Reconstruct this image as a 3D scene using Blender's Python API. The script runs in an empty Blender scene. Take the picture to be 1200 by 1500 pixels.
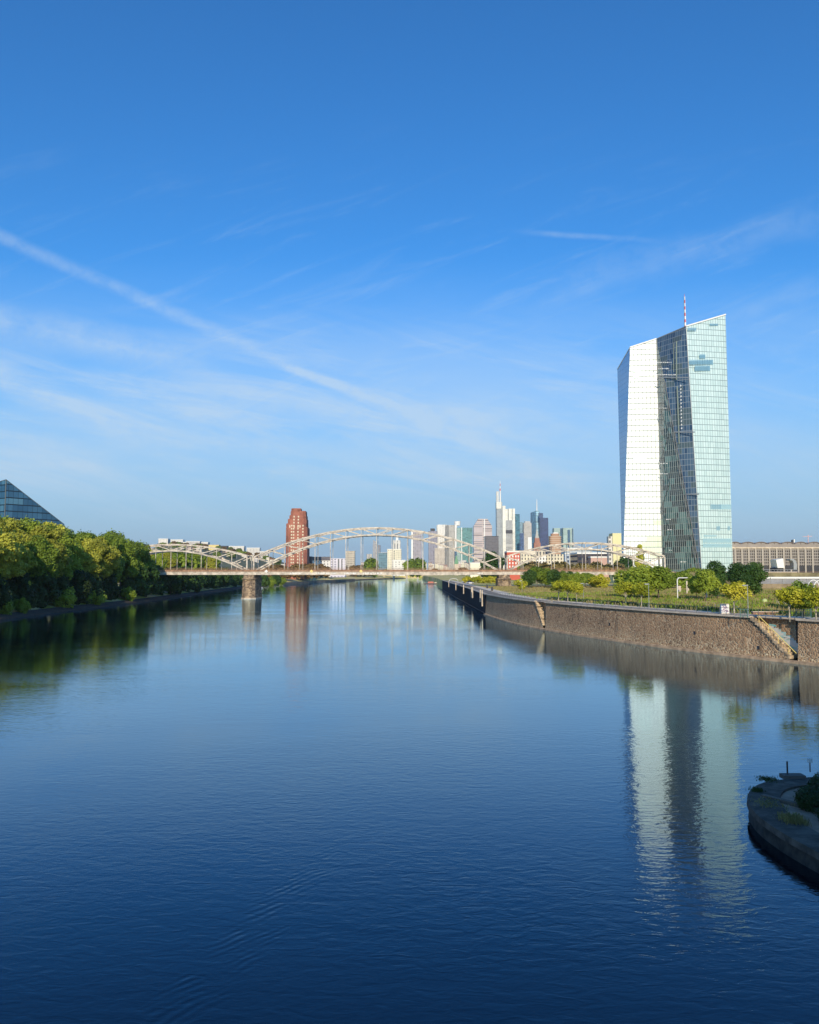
import bpy, math, random
import numpy as np
from mathutils import Vector
R = math.radians
scene = bpy.context.scene
COL = scene.collection
HC = 12.7                      # height of the eye above the river
PITCH = math.atan(88 / 1200)
SP, CP = math.sin(PITCH), math.cos(PITCH)
# ---------------------------------------------------------------- camera
cd = bpy.data.cameras.new('camera'); cam = bpy.data.objects.new('camera', cd); COL.objects.link(cam)
cam.location = (0, 0, HC); cam.rotation_euler = (R(90) + PITCH, 0, 0)
cd.sensor_fit = 'HORIZONTAL'; cd.sensor_width = 36; cd.lens = 36; cd.clip_start = .5; cd.clip_end = 40000
scene.camera = cam
scene.view_settings.view_transform = 'Standard'; scene.view_settings.look = 'None'
scene.view_settings.exposure = 0.0; scene.view_settings.gamma = 1
SUN_EL, SUN_AZ = 20.0, -1.0     # azimuth: degrees to the right of straight behind the camera
sdir = Vector((math.sin(R(SUN_AZ)) * math.cos(R(SUN_EL)), -math.cos(R(SUN_AZ)) * math.cos(R(SUN_EL)), math.sin(R(SUN_EL))))
sl = bpy.data.lights.new('sun', 'SUN'); sl.energy = 4.2; sl.angle = R(.5); sl.color = (1, .87, .68)
so = bpy.data.objects.new('sun', sl); COL.objects.link(so)
so.rotation_euler = sdir.to_track_quat('Z', 'Y').to_euler()

# ---------------------------------------------------------------- node helper
class NT:
    def __init__(s, tree): s.t = tree; s.n = tree.nodes; s.l = tree.links
    def new(s, typ, **kw):
        n = s.n.new(typ)
        for k, v in kw.items(): setattr(n, k, v)
        return n
    def put(s, sock, v):
        if isinstance(v, bpy.types.NodeSocket): s.l.new(v, sock)
        elif isinstance(v, (tuple, list)):
            v = tuple(v)
            if sock.type == 'RGBA' and len(v) == 3: v = v + (1,)
            sock.default_value = v
        else: sock.default_value = v
    def m(s, op, a, b=0.0, c=0.0, clamp=False):
        n = s.new('ShaderNodeMath', operation=op, use_clamp=clamp)
        s.put(n.inputs[0], a); s.put(n.inputs[1], b); s.put(n.inputs[2], c)
        return n.outputs[0]
    def mix(s, f, a, b, mode='MIX'):
        n = s.new('ShaderNodeMix', data_type='RGBA', blend_type=mode)
        s.put(n.inputs[0], f); s.put(n.inputs[6], a); s.put(n.inputs[7], b)
        return n.outputs[2]
    def sm(s, v, a, b, o0=0., o1=1.):
        n = s.new('ShaderNodeMapRange', interpolation_type='SMOOTHSTEP')
        s.put(n.inputs[0], v); s.put(n.inputs[1], a); s.put(n.inputs[2], b); s.put(n.inputs[3], o0); s.put(n.inputs[4], o1)
        return n.outputs[0]
    def noise(s, vec, scale, detail=3, rough=.5, dist=0.):
        n = s.new('ShaderNodeTexNoise'); s.put(n.inputs['Vector'], vec)
        n.inputs['Scale'].default_value = scale; n.inputs['Detail'].default_value = detail
        n.inputs['Roughness'].default_value = rough; n.inputs['Distortion'].default_value = dist
        return n.outputs[0]
    def sep(s, v):
        n = s.new('ShaderNodeSeparateXYZ'); s.put(n.inputs[0], v); return n.outputs
    def comb(s, x, y, z=0.):
        n = s.new('ShaderNodeCombineXYZ'); s.put(n.inputs[0], x); s.put(n.inputs[1], y); s.put(n.inputs[2], z); return n.outputs[0]
    def mapp(s, v, scale=(1, 1, 1), rot=(0, 0, 0), loc=(0, 0, 0)):
        n = s.new('ShaderNodeMapping'); s.put(n.inputs[0], v)
        n.inputs[1].default_value = loc; n.inputs[2].default_value = rot; n.inputs[3].default_value = scale
        return n.outputs[0]
    def coord(s, which='Object'): return s.new('ShaderNodeTexCoord').outputs[which]
    def pos(s): return s.new('ShaderNodeNewGeometry').outputs['Position']

# ---------------------------------------------------------------- world: sky, high cloud and contrails
world = bpy.data.worlds.new('World'); scene.world = world; world.use_nodes = True
W = NT(world.node_tree)
for n in list(W.n): W.n.remove(n)
sky = W.new('ShaderNodeTexSky', sky_type='NISHITA'); sky.sun_disc = False
sky.sun_elevation = R(SUN_EL); sky.sun_rotation = math.atan2(sdir.x, sdir.y)
sky.air_density = 1.0; sky.dust_density = .5; sky.ozone_density = 2.2; sky.altitude = 100
skyc = W.new('ShaderNodeHueSaturation'); skyc.inputs['Saturation'].default_value = 1.1; skyc.inputs['Hue'].default_value = .5
W.l.new(sky.outputs[0], skyc.inputs['Color'])
skyt = W.mix(1., skyc.outputs[0], (.43, 1.14, 1.70), 'MULTIPLY')
gen = W.coord('Generated'); gx, gy, gz = W.sep(gen)[:3]
ay = W.m('MAXIMUM', W.m('ABSOLUTE', gy), .15)
A = W.m('DIVIDE', gx, ay); E = W.m('DIVIDE', gz, ay)
AE = W.comb(A, E, 0.)
def streak(rot, sx, sy, scale, lo, hi, loc=(0, 0, 0), dist=.6):
    v = W.mapp(W.mapp(AE, (1, 1, 1), (0, 0, R(rot)), loc), (sx, sy, 1))
    return W.sm(W.noise(v, scale, 9, .70, dist), lo, hi)
def band(a, b, w, amp=1., wob=.012):
    (x0, y0), (x1, y1) = a, b
    L = math.hypot(x1 - x0, y1 - y0); ux, uy = (x1 - x0) / L, (y1 - y0) / L
    t = W.m('ADD', W.m('MULTIPLY', W.m('SUBTRACT', A, x0), ux), W.m('MULTIPLY', W.m('SUBTRACT', E, y0), uy))
    d = W.m('SUBTRACT', W.m('MULTIPLY', W.m('SUBTRACT', E, y0), ux), W.m('MULTIPLY', W.m('SUBTRACT', A, x0), uy))
    nn = W.noise(AE, 9, 4, .6); d = W.m('ADD', d, W.m('MULTIPLY', W.m('SUBTRACT', nn, .5), wob))
    f = W.sm(W.m('ABSOLUTE', d), 0., w, 1., 0.)
    g = W.m('MULTIPLY', W.sm(t, -.03, .06), W.sm(t, L - .1, L + .04, 1., 0.))
    tex = W.sm(W.noise(W.mapp(AE, (1, 1, 1)), 16, 7, .75), .30, .62, .22, 1.)
    return W.m('MULTIPLY', W.m('MULTIPLY', f, g), W.m('MULTIPLY', tex, amp))
def px_ae(px, py):
    u, v = (px - 600) / 1200, (750 - py) / 1200
    dn = CP - v * SP
    return (u / dn, (SP + v * CP) / dn)
cl = []
cl.append(band(px_ae(-60, 318), px_ae(470, 555), .013, .46))
cl.append(band(px_ae(400, 530), px_ae(640, 618), .009, 1.0, .006))
cl.append(band(px_ae(570, 590), px_ae(900, 735), .022, .60))
cl.append(band(px_ae(-60, 455), px_ae(330, 540), .034, .55, .03))
cl.append(band(px_ae(-40, 540), px_ae(260, 660), .028, .60, .03))
cl.append(band(px_ae(-60, 625), px_ae(150, 665), .016, .55, .01))
cl.append(band(px_ae(120, 560), px_ae(760, 640), .030, .40, .05))
cl.append(band(px_ae(250, 640), px_ae(900, 720), .024, .35, .04))
cl.append(band(px_ae(-40, 678), px_ae(400, 690), .008, .25, .006))
cl.append(band(px_ae(770, 340), px_ae(960, 353), .006, .40, .004))
cl.append(band(px_ae(800, 430), px_ae(1260, 300), .035, .22, .05))
cl.append(band(px_ae(1040, 480), px_ae(1260, 385), .020, .2, .03))
cl.append(band(px_ae(620, 700), px_ae(960, 695), .008, .22, .01))
low = W.m('MULTIPLY', streak(12, 1.0, 7.5, 3.0, .42, .70), W.m('MULTIPLY', W.sm(E, .02, .12), W.sm(E, .20, .36, 1., 0.)))
low = W.m('MULTIPLY', low, W.sm(A, .0, .5, .75, .35))
low2 = W.m('MULTIPLY', streak(-20, 1.2, 8.0, 4.0, .5, .8, (3, 1, 0)), W.m('MULTIPLY', W.sm(E, .05, .15), W.sm(E, .38, .6, .3, 0.)))
hz = W.m('MULTIPLY', W.m('POWER', W.sm(E, -.02, .43, 1., 0.), 1.15), .97)
tot = W.m('ADD', W.m('ADD', low, low2), 0.)
for c in cl: tot = W.m('ADD', tot, c)
tot = W.m('MULTIPLY', tot, W.sm(gz, .0, .03))
tot = W.m('MINIMUM', W.m('MULTIPLY', tot, .62), .62)
SKYS = .105
c1 = W.mix(hz, skyt, (3.9, 5.5, 7.15))
veil = W.m('MULTIPLY', W.m('MULTIPLY', W.sm(E, .06, .16), W.sm(E, .22, .40, 1., 0.)), W.sm(W.noise(W.mapp(AE, (.8, 3, 1)), 2.2, 4, .5), .3, .7, .0, .34))
tot = W.m('MINIMUM', W.m('ADD', tot, veil), .66)
c2 = W.mix(tot, c1, (5.6, 7.0, 8.4))
bg = W.new('ShaderNodeBackground'); W.put(bg.inputs[0], c2); bg.inputs[1].default_value = SKYS
wo = W.new('ShaderNodeOutputWorld'); W.l.new(bg.outputs[0], wo.inputs[0])

# ---------------------------------------------------------------- geometry helpers
def P(px, py, Y):                       # point on the sight line (photo pixel) at distance Y
    u, v = (px - 600) / 1200, (750 - py) / 1200
    d = (u, CP - v * SP, SP + v * CP); k = Y / d[1]
    return Vector((d[0] * k, Y, HC + d[2] * k))
def G(px, py, z=0.):                    # point of the level z seen at that pixel
    u, v = (px - 600) / 1200, (750 - py) / 1200
    d = (u, CP - v * SP, SP + v * CP); k = (z - HC) / d[2]
    return Vector((d[0] * k, d[1] * k, z))
def X(px, Y): return P(px, 838, Y).x
def Z(py, Y): return P(600, py, Y).z

class MB:
    def __init__(s): s.v = []; s.f = []
    def poly(s, pts):
        b = len(s.v); s.v += [tuple(p) for p in pts]; s.f.append(tuple(range(b, b + len(pts)))); return s
    def hexa(s, c):                     # 8 corners: 4 bottom ccw, 4 top ccw
        b = len(s.v); s.v += [tuple(p) for p in c]
        for q in ((0, 3, 2, 1), (4, 5, 6, 7), (0, 1, 5, 4), (1, 2, 6, 5), (2, 3, 7, 6), (3, 0, 4, 7)):
            s.f.append(tuple(b + i for i in q))
        return s
    def box(s, x0, x1, y0, y1, z0, z1):
        return s.hexa([(x0, y0, z0), (x1, y0, z0), (x1, y1, z0), (x0, y1, z0), (x0, y0, z1), (x1, y0, z1), (x1, y1, z1), (x0, y1, z1)])
    def prism(s, pts, z0, z1, inset=0.):   # footprint ccw; z1 may be a list of heights
        n = len(pts); b = len(s.v); cx = sum(p[0] for p in pts) / n; cy = sum(p[1] for p in pts) / n
        zt = z1 if isinstance(z1, (list, tuple)) else [z1] * n
        s.v += [(p[0], p[1], z0) for p in pts]
        s.v += [(cx + (p[0] - cx) * (1 - inset), cy + (p[1] - cy) * (1 - inset), zt[i]) for i, p in enumerate(pts)]
        for i in range(n):
            j = (i + 1) % n; s.f.append((b + i, b + j, b + n + j, b + n + i))
        s.f.append(tuple(b + n + i for i in range(n))); s.f.append(tuple(b + n - 1 - i for i in range(n)))
        return s
    def bar(s, p, q, w, h, up=(0, 0, 1)):
        p, q = Vector(p), Vector(q); d = (q - p).normalized(); u = Vector(up)
        if abs(d.dot(u)) > .98: u = Vector((0, 1, 0))
        r = d.cross(u).normalized(); u = r.cross(d).normalized()
        r *= w / 2; u *= h / 2
        return s.hexa([p - r - u, p + r - u, q + r - u, q - r - u, p - r + u, p + r + u, q + r + u, q - r + u])
    def tube(s, p, q, r0, r1=None, n=8):
        r1 = r0 if r1 is None else r1
        p, q = Vector(p), Vector(q); d = (q - p).normalized(); u = Vector((0, 0, 1)) if abs(d.z) < .9 else Vector((0, 1, 0))
        a = d.cross(u).normalized(); c = a.cross(d).normalized(); b = len(s.v)
        for (o, r) in ((p, r0), (q, r1)):
            for i in range(n):
                t = 2 * math.pi * i / n; s.v.append(tuple(o + a * (math.cos(t) * r) + c * (math.sin(t) * r)))
        for i in range(n):
            j = (i + 1) % n; s.f.append((b + i, b + j, b + n + j, b + n + i))
        s.f.append(tuple(b + n + i for i in range(n))); s.f.append(tuple(b + n - 1 - i for i in range(n)))
        return s
    def sweep(s, pts, w, h):
        for a, b in zip(pts[:-1], pts[1:]): s.bar(a, b, w, h)
        return s
    def build(s, name, mat=None, parent=None, smooth=False, uv=True):
        off = Vector(parent.get('_o', (0, 0, 0))) if parent is not None else Vector((0, 0, 0))
        me = bpy.data.meshes.new(name)
        vs = [(v[0] - off.x, v[1] - off.y, v[2] - off.z) for v in s.v]
        me.from_pydata(vs, [], s.f); me.validate(); me.update()
        if uv:
            ul = me.uv_layers.new(name='uv')
            for p in me.polygons:
                n = p.normal; t = Vector((-n.y, n.x, 0)); 
                if t.length < .3:
                    for li in p.loop_indices:
                        c = me.vertices[me.loops[li].vertex_index].co; ul.data[li].uv = (c.x, c.y)
                else:
                    t.normalize(); w = n.cross(t)
                    for li in p.loop_indices:
                        c = me.vertices[me.loops[li].vertex_index].co; ul.data[li].uv = (c.dot(t), c.dot(w) if abs(n.z) < .9 else c.z)
        if smooth: me.polygons.foreach_set('use_smooth', [True] * len(me.polygons))
        if mat: me.materials.append(mat)
        o = bpy.data.objects.new(name, me); COL.objects.link(o)
        if parent is not None:
            o.parent = parent
            if parent.type == 'MESH' or '_abs' in parent: pass
            o['_o'] = tuple(off)
        else: o['_o'] = (0, 0, 0)
        return o
def tag(o, label=None, cat=None, group=None, kind=None):
    if label: o['label'] = label
    if cat: o['category'] = cat
    if group: o['group'] = group
    if kind: o['kind'] = kind
    return o
def thing(name, label, cat, loc, group=None):
    o = bpy.data.objects.new(name, None); COL.objects.link(o); o.location = loc; o.empty_display_size = .5
    o['_o'] = tuple(loc); return tag(o, label, cat, group)
def dup(root, loc, rot=0., sc=1., label=None, group=None):
    r = root.copy(); COL.objects.link(r); r.location = loc; r.rotation_euler = (0, 0, rot)
    r.scale = sc if isinstance(sc, tuple) else (sc, sc, sc)
    if label: r['label'] = label
    if group: r['group'] = group
    for ch in list(root.children):
        c = ch.copy(); COL.objects.link(c); c.parent = r
        for g in ch.children:
            d = g.copy(); COL.objects.link(d); d.parent = c
    return r

# ---------------------------------------------------------------- materials
def mat(name, col, rough=.7, metal=0., spec=.5, vary=0., vscale=1., bump=0., bscale=5.):
    m = bpy.data.materials.new(name); m.use_nodes = True; t = NT(m.node_tree); b = t.n['Principled BSDF']
    b.inputs['Roughness'].default_value = rough; b.inputs['Metallic'].default_value = metal; b.inputs['Specular IOR Level'].default_value = spec
    if vary:
        n = t.noise(t.pos(), vscale, 5, .6)
        t.put(b.inputs['Base Color'], t.mix(t.sm(n, .3, .7), tuple(c * (1 - vary) for c in col), tuple(min(1, c * (1 + vary)) for c in col)))
    else: b.inputs['Base Color'].default_value = (*col, 1)
    if bump:
        bn = t.new('ShaderNodeBump'); bn.inputs['Strength'].default_value = bump; t.put(bn.inputs['Height'], t.noise(t.pos(), bscale, 5, .6)); t.l.new(bn.outputs[0], b.inputs['Normal'])
    return m
def facade(name, wall, win, bay=3., floor=3.6, fw=.5, fh=.5, rough=.75, wrough=.15, wvar=.5, metal=0., wmetal=0.):
    """wall with a grid of glazed openings; works on the uv laid out in metres"""
    m = bpy.data.materials.new(name); m.use_nodes = True; t = NT(m.node_tree); b = t.n['Principled BSDF']
    u, v = t.sep(t.coord('UV'))[:2]
    cu, cv = t.m('DIVIDE', u, bay), t.m('DIVIDE', v, floor)
    fu, fv = t.m('FRACT', cu), t.m('FRACT', cv)
    mk = t.m('MULTIPLY', t.m('LESS_THAN', fu, fw), t.m('LESS_THAN', fv, fh))
    wn = t.new('ShaderNodeTexWhiteNoise', noise_dimensions='2D'); t.put(wn.inputs[0], t.comb(t.m('FLOOR', cu), t.m('FLOOR', cv)))
    wc = t.mix(wn.outputs[0], tuple(c * (1 - wvar) for c in win), tuple(min(1, c * (1 + wvar)) for c in win))
    nz = t.noise(t.pos(), .05, 4, .6)
    wl = t.mix(t.sm(nz, .3, .7), tuple(c * .9 for c in wall), tuple(min(1, c * 1.08) for c in wall))
    t.put(b.inputs['Base Color'], t.mix(mk, wl, wc))
    t.put(b.inputs['Roughness'], t.sm(mk, 0., 1., rough, wrough)); t.put(b.inputs['Metallic'], t.sm(mk, 0., 1., metal, wmetal))
    return m
def leafmat(name, c0, c1, c2):
    m = bpy.data.materials.new(name); m.use_nodes = True; t = NT(m.node_tree); b = t.n['Principled BSDF']; out = t.n['Material Output']
    rnd = t.new('ShaderNodeObjectInfo').outputs['Random']
    n1 = t.noise(t.pos(), .22, 3, .5); n2 = t.noise(t.pos(), 2.2, 4, .7)
    f = t.m('ADD', t.m('MULTIPLY', n1, .8), t.m('ADD', t.m('MULTIPLY', n2, .5), t.m('MULTIPLY', rnd, .35)))
    col = t.mix(t.sm(f, .45, .8), c0, c1); col = t.mix(t.sm(f, .8, 1.1), col, c2)
    t.put(b.inputs['Base Color'], col); b.inputs['Roughness'].default_value = .55; b.inputs['Specular IOR Level'].default_value = .25
    tr = t.new('ShaderNodeBsdfTranslucent'); t.put(tr.inputs[0], col)
    mx = t.new('ShaderNodeMixShader'); mx.inputs[0].default_value = .22
    t.l.new(b.outputs[0], mx.inputs[1]); t.l.new(tr.outputs[0], mx.inputs[2]); t.l.new(mx.outputs[0], out.inputs[0])
    return m
M = {}
M['leaf_olive'] = leafmat('leaf_olive', (.15, .165, .018), (.40, .40, .045), (.60, .58, .075))
M['leaf_green'] = leafmat('leaf_green', (.08, .13, .016), (.21, .29, .03), (.36, .43, .045))
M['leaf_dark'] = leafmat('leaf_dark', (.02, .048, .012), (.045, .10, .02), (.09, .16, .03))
M['leaf_yellow'] = leafmat('leaf_yellow', (.16, .22, .02), (.44, .44, .03), (.64, .56, .06))
M['leaf_brown'] = leafmat('leaf_brown', (.11, .085, .03), (.24, .15, .055), (.30, .20, .07))
M['leaf_dry'] = leafmat('leaf_dry', (.16, .14, .05), (.33, .27, .10), (.42, .34, .14))
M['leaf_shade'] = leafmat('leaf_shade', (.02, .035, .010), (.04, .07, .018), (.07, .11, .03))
M['bark'] = mat('bark', (.12, .09, .065), .9, vary=.35, vscale=3)
M['bark_pale'] = mat('bark_pale', (.42, .37, .27), .9, vary=.25, vscale=3)
M['cream_steel'] = mat('cream_steel', (.52, .45, .36), .65, vary=.35, vscale=.6)
M['rust_steel'] = mat('rust_steel', (.30, .17, .10), .8, vary=.35, vscale=.7)
M['white'] = mat('white', (.78, .77, .73), .6, vary=.05)
M['dark'] = mat('dark', (.03, .03, .035), .6)
M['asphalt'] = mat('asphalt', (.27, .22, .175), .95, vary=.2, vscale=.4)
M['paving'] = mat('paving', (.82, .68, .52), .9, vary=.18, vscale=.6)
M['concrete'] = mat('concrete', (.58, .48, .36), .9, vary=.2, vscale=.5)
M['metal_grey'] = mat('metal_grey', (.32, .33, .33), .45, metal=.4)
M['rail_dark'] = mat('rail_dark', (.10, .11, .11), .5, metal=.3)
M['yellow'] = mat('yellow', (.80, .62, .18), .55)
# ---------------------------------------------------------------- ground, river, banks
GZ = 6.0
def water_mat():
    m = bpy.data.materials.new('river_water'); m.use_nodes = True; t = NT(m.node_tree); b = t.n['Principled BSDF']
    p = t.pos()
    x, y, z = t.sep(p)[:3]
    warp = t.noise(p, .02, 3, .5)
    v1 = t.mapp(p, (.75, 1.5, 1), (0, 0, R(8)))
    v2 = t.mapp(p, (.5, 1.2, 1), (0, 0, R(-24)))
    v3 = t.mapp(p, (1, 2.0, 1), (0, 0, R(14)))
    n1 = t.noise(v1, 1.5, 3, .5, .8); n2 = t.noise(v2, .4, 3, .5, .6); n3 = t.noise(v3, 4.0, 2, .5, .4)
    # wind patches: the ripple dies down in long calm lanes
    patch = t.sm(t.noise(t.mapp(p, (.012, .035, 1), (0, 0, R(12))), 1., 3, .5, 1.), .36, .66, .45, 1.15)
    # wake train running diagonally over the near water
    dl = t.m('ADD', t.m('SUBTRACT', t.m('MULTIPLY', t.m('ADD', x, 7.3), .966), t.m('MULTIPLY', t.m('SUBTRACT', y, 24.3), .258)), t.m('MULTIPLY', t.m('SUBTRACT', warp, .5), 3.))
    wm = t.sm(t.m('ABSOLUTE', dl), .1, 1.5, 1., 0.)
    wm = t.m('MULTIPLY', wm, t.m('MULTIPLY', t.sm(y, 16., 22.), t.sm(y, 30., 44., 1., 0.)))
    wv = t.m('MULTIPLY', t.m('SINE', t.m('ADD', t.m('SUBTRACT', t.m('MULTIPLY', x, 13.), t.m('MULTIPLY', y, 11.)), t.m('MULTIPLY', t.noise(p, .35, 2, .5), 14.))), wm)
    h = t.m('ADD', t.m('MULTIPLY', n1, .19), t.m('ADD', t.m('MULTIPLY', n2, .15), t.m('MULTIPLY', n3, .030)))
    h = t.m('MULTIPLY', h, t.sm(y, 25., 60., 1.25, 1.))
    h = t.m('ADD', t.m('MULTIPLY', h, patch), t.m('MULTIPLY', t.m('MULTIPLY', wv, t.sm(t.noise(p, .6, 2, .5), .35, .65)), .05))
    bn = t.new('ShaderNodeBump'); bn.inputs['Strength'].default_value = 1.; bn.inputs['Distance'].default_value = WAVE
    t.put(bn.inputs['Height'], h)
    t.n.remove(b); out = t.n['Material Output']
    fr = t.new('ShaderNodeFresnel'); fr.inputs['IOR'].default_value = 1.33; t.l.new(bn.outputs[0], fr.inputs['Normal'])
    df = t.new('ShaderNodeBsdfDiffuse'); df.inputs[0].default_value = (.0008, .0025, .007, 1)
    gl = t.new('ShaderNodeBsdfGlossy'); gl.inputs['Color'].default_value = (.68, .87, 1., 1); gl.inputs['Roughness'].default_value = .03; t.l.new(bn.outputs[0], gl.inputs['Normal'])
    mx = t.new('ShaderNodeMixShader'); t.put(mx.inputs[0], t.m('MULTIPLY', fr.outputs[0], 1.45, clamp=True)); t.l.new(df.outputs[0], mx.inputs[1]); t.l.new(gl.outputs[0], mx.inputs[2]); t.l.new(mx.outputs[0], out.inputs[0])
    return m
WAVE = .075
def ground_mat():
    m = bpy.data.materials.new('park_ground'); m.use_nodes = True; t = NT(m.node_tree); b = t.n['Principled BSDF']
    p = t.pos()
    a = t.noise(t.mapp(p, (.6, 1.6, 1)), .05, 4, .6, .6); c = t.noise(p, .5, 5, .7); d = t.noise(p, 4., 4, .7)
    green = t.mix(t.sm(c, .3, .7), (.30, .33, .035), (.56, .52, .07))
    dry = t.mix(t.sm(d, .3, .7), (.72, .50, .17), (.95, .74, .36))
    soil = t.mix(t.sm(c, .3, .7), (.42, .33, .22), (.58, .46, .32))
    col = t.mix(t.sm(a, .44, .54), green, dry)
    col = t.mix(t.sm(t.noise(t.mapp(p, (1, 2, 1), (0, 0, .4), (9, 4, 0)), .06, 4, .6), .55, .63), col, soil)
    t.put(b.inputs['Base Color'], col); b.inputs['Roughness'].default_value = .95
    bn = t.new('ShaderNodeBump'); bn.inputs['Strength'].default_value = .5; bn.inputs['Distance'].default_value = .2; t.put(bn.inputs['Height'], d); t.l.new(bn.outputs[0], b.inputs['Normal'])
    return m
M['ground'] = ground_mat(); M['water'] = water_mat()
M['bank'] = mat('bank_stone', (.06, .045, .032), .95, vary=.35, vscale=.9)

w = MB().poly([(-12000, -3000, 0), (12000, -3000, 0), (12000, 14000, 0), (-12000, 14000, 0)]).build('river', M['water'], uv=False); tag(w, kind='structure')
bed = MB().poly([(-12000, -3000, -6), (12000, -3000, -6), (12000, 14000, -6), (-12000, 14000, -6)]).build('river_bed', mat('bed', (.01, .015, .02)), uv=False); tag(bed, kind='structure')

# quay edge, far to near (x, y), read off the waterline of the wall
QUAY = [(26, 654), (23.9, 331), (22.6, 246), (25.4, 206), (29.7, 181), (36.6, 156), (45.5, 132), (53.2, 116.5), (64, 97), (82, 76), (115, 55), (190, 40), (420, 20)]
def smooth_line(pts, step=2.0):
    out = []
    n = len(pts)
    for i in range(n - 1):
        p0 = pts[max(i - 1, 0)]; p1 = pts[i]; p2 = pts[i + 1]; p3 = pts[min(i + 2, n - 1)]
        L = math.dist(p1, p2); k = max(1, int(L / step))
        for j in range(k):
            t = j / k; q = []
            for a in (0, 1):
                m1 = (p2[a] - p0[a]) / 2; m2 = (p3[a] - p1[a]) / 2
                d0, d1 = math.dist(p0, p1) or L, math.dist(p2, p3) or L
                m1 = (p2[a] - p0[a]) * L / (L + d0); m2 = (p3[a] - p1[a]) * L / (L + d1)
                q.append((2 * t**3 - 3 * t**2 + 1) * p1[a] + (t**3 - 2 * t**2 + t) * m1 + (-2 * t**3 + 3 * t**2) * p2[a] + (t**3 - t**2) * m2)
            out.append(tuple(q))
    out.append(tuple(pts[-1])); return out
near_line = smooth_line(QUAY[2:], .4)
far_line = [QUAY[0], QUAY[1], QUAY[2]]
def offs(line, d):                       # shift to the landward side
    out = []
    for i, p in enumerate(line):
        a = line[max(i - 1, 0)]; b = line[min(i + 1, len(line) - 1)]
        tx, ty = b[0] - a[0], b[1] - a[1]; L = math.hypot(tx, ty) or 1
        out.append((p[0] - ty / L * d, p[1] + tx / L * d))
    return out
coarse = near_line[::6] + [near_line[-1]]
edge = far_line[:-1] + coarse
LEFT = [(-108, -400), (-106, 100), (-108, 215), (-111, 256), (-113, 354), (-123, 496), (-134, 660), (-130, 846), (-112, 1060), (-85, 1270), (-45, 1500), (-8, 1680)]
g = MB()
inner = offs(edge, .55)
# right bank sheet (level), as a fan of quads out to the far right, then the land beyond the bend
farx = [9000] * len(inner)
for i in range(len(inner) - 1):
    a, b = inner[i], inner[i + 1]
    ya = a[1] if i else 654
    g.poly([(a[0], a[1], GZ), (b[0], b[1], GZ), (9000 if i < len(inner) - 2 else 9000, b[1] if b[1] > 130 else b[1], GZ), (9000, a[1], GZ)][::1])
g.poly([(26.6, 654, GZ), (9000, 654, GZ), (9000, 1700, GZ), (30, 1700, GZ), (24, 1500, GZ), (30, 900, GZ)])
g.poly([(26, 654, -1), (26.6, 654, GZ), (30, 900, GZ), (29, 900, -1)]); g.poly([(29, 900, -1), (30, 900, GZ), (24, 1500, GZ), (23, 1500, -1)]); g.poly([(23, 1500, -1), (24, 1500, GZ), (30, 1700, GZ), (29, 1700, -1)])
rings = [(0, -1.), (1.2, .5), (5, 1.6), (14, 3.6), (34, 5.2), (60, GZ)]
def ls(d): return [(x - d * 1., y) for x, y in LEFT]
for i in range(len(LEFT) - 1):
    for (d0, z0), (d1, z1) in zip(rings[:-1], rings[1:]):
        (ax, ay), (bx, by) = LEFT[i], LEFT[i + 1]
        g.poly([(ax - d0, ay, z0), (bx - d0, by, z0), (bx - d1, by, z1), (ax - d1, ay, z1)])
    g.poly([(LEFT[i][0] - 60, LEFT[i][1], GZ), (LEFT[i + 1][0] - 60, LEFT[i + 1][1], GZ), (-9000, LEFT[i + 1][1], GZ), (-9000, LEFT[i][1], GZ)])
g.poly([(-9000, 1680, GZ), (-68, 1680, GZ), (-8, 1680, -1), (30, 1690, -1), (30, 1700, GZ), (9000, 1700, GZ), (9000, 14000, GZ), (-9000, 14000, GZ)])
tag(g.build('ground', M['ground'], uv=False), kind='structure')
# stony foot of the left bank
b = MB()
for i in range(len(LEFT) - 1):
    (ax, ay), (bx, by) = LEFT[i], LEFT[i + 1]; n = max(1, int((by - ay) / 6)); rr = random.Random(i)
    for k in range(n):
        t0, t1 = k / n, (k + 1) / n; q0 = (ax + (bx - ax) * t0, ay + (by - ay) * t0); q1 = (ax + (bx - ax) * t1, ay + (by - ay) * t1)
        b.hexa([(q0[0] + .5, q0[1], -1), (q0[0] - 3, q0[1], -1), (q1[0] - 3, q1[1], -1), (q1[0] + .5, q1[1], -1), (q0[0] + .1, q0[1], .45), (q0[0] - 3, q0[1], 1.35), (q1[0] - 3, q1[1], 1.35), (q1[0] + .1, q1[1], .45)])
tag(b.build('shore_stones', M['bank'], uv=False), kind='structure')
# promenade: asphalt lane then a pale strip of paving, each a sheet a little above the last
def strip(line, d0, d1, z, name, m):
    a, c = offs(line, d0), offs(line, d1); s = MB()
    for i in range(len(line) - 1): s.poly([(a[i][0], a[i][1], z), (a[i + 1][0], a[i + 1][1], z), (c[i + 1][0], c[i + 1][1], z), (c[i][0], c[i][1], z)])
    return tag(s.build(name, m, uv=False), kind='structure')
qline = [(26, 654), (25.3, 540), (24.5, 420), (23.9, 331), (23.2, 290)] + near_line[::8]
strip(qline, .4, 5.2, GZ + .008, 'promenade', M['asphalt'])
strip(qline, 5.2, 8.8, GZ + .016, 'pavement', M['paving'])
# park paths
for pts, wd in (([(70, 150), (62, 185), (66, 230), (90, 262), (140, 280), (230, 290)], 3.2), ([(36, 240), (60, 262), (110, 275), (200, 300)], 2.6), ([(95, 118), (110, 150), (150, 172), (260, 185)], 2.4)):
    s = smooth_line(pts, 4); strip(s, 0, wd, GZ + .012, 'path', M['paving'])

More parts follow.
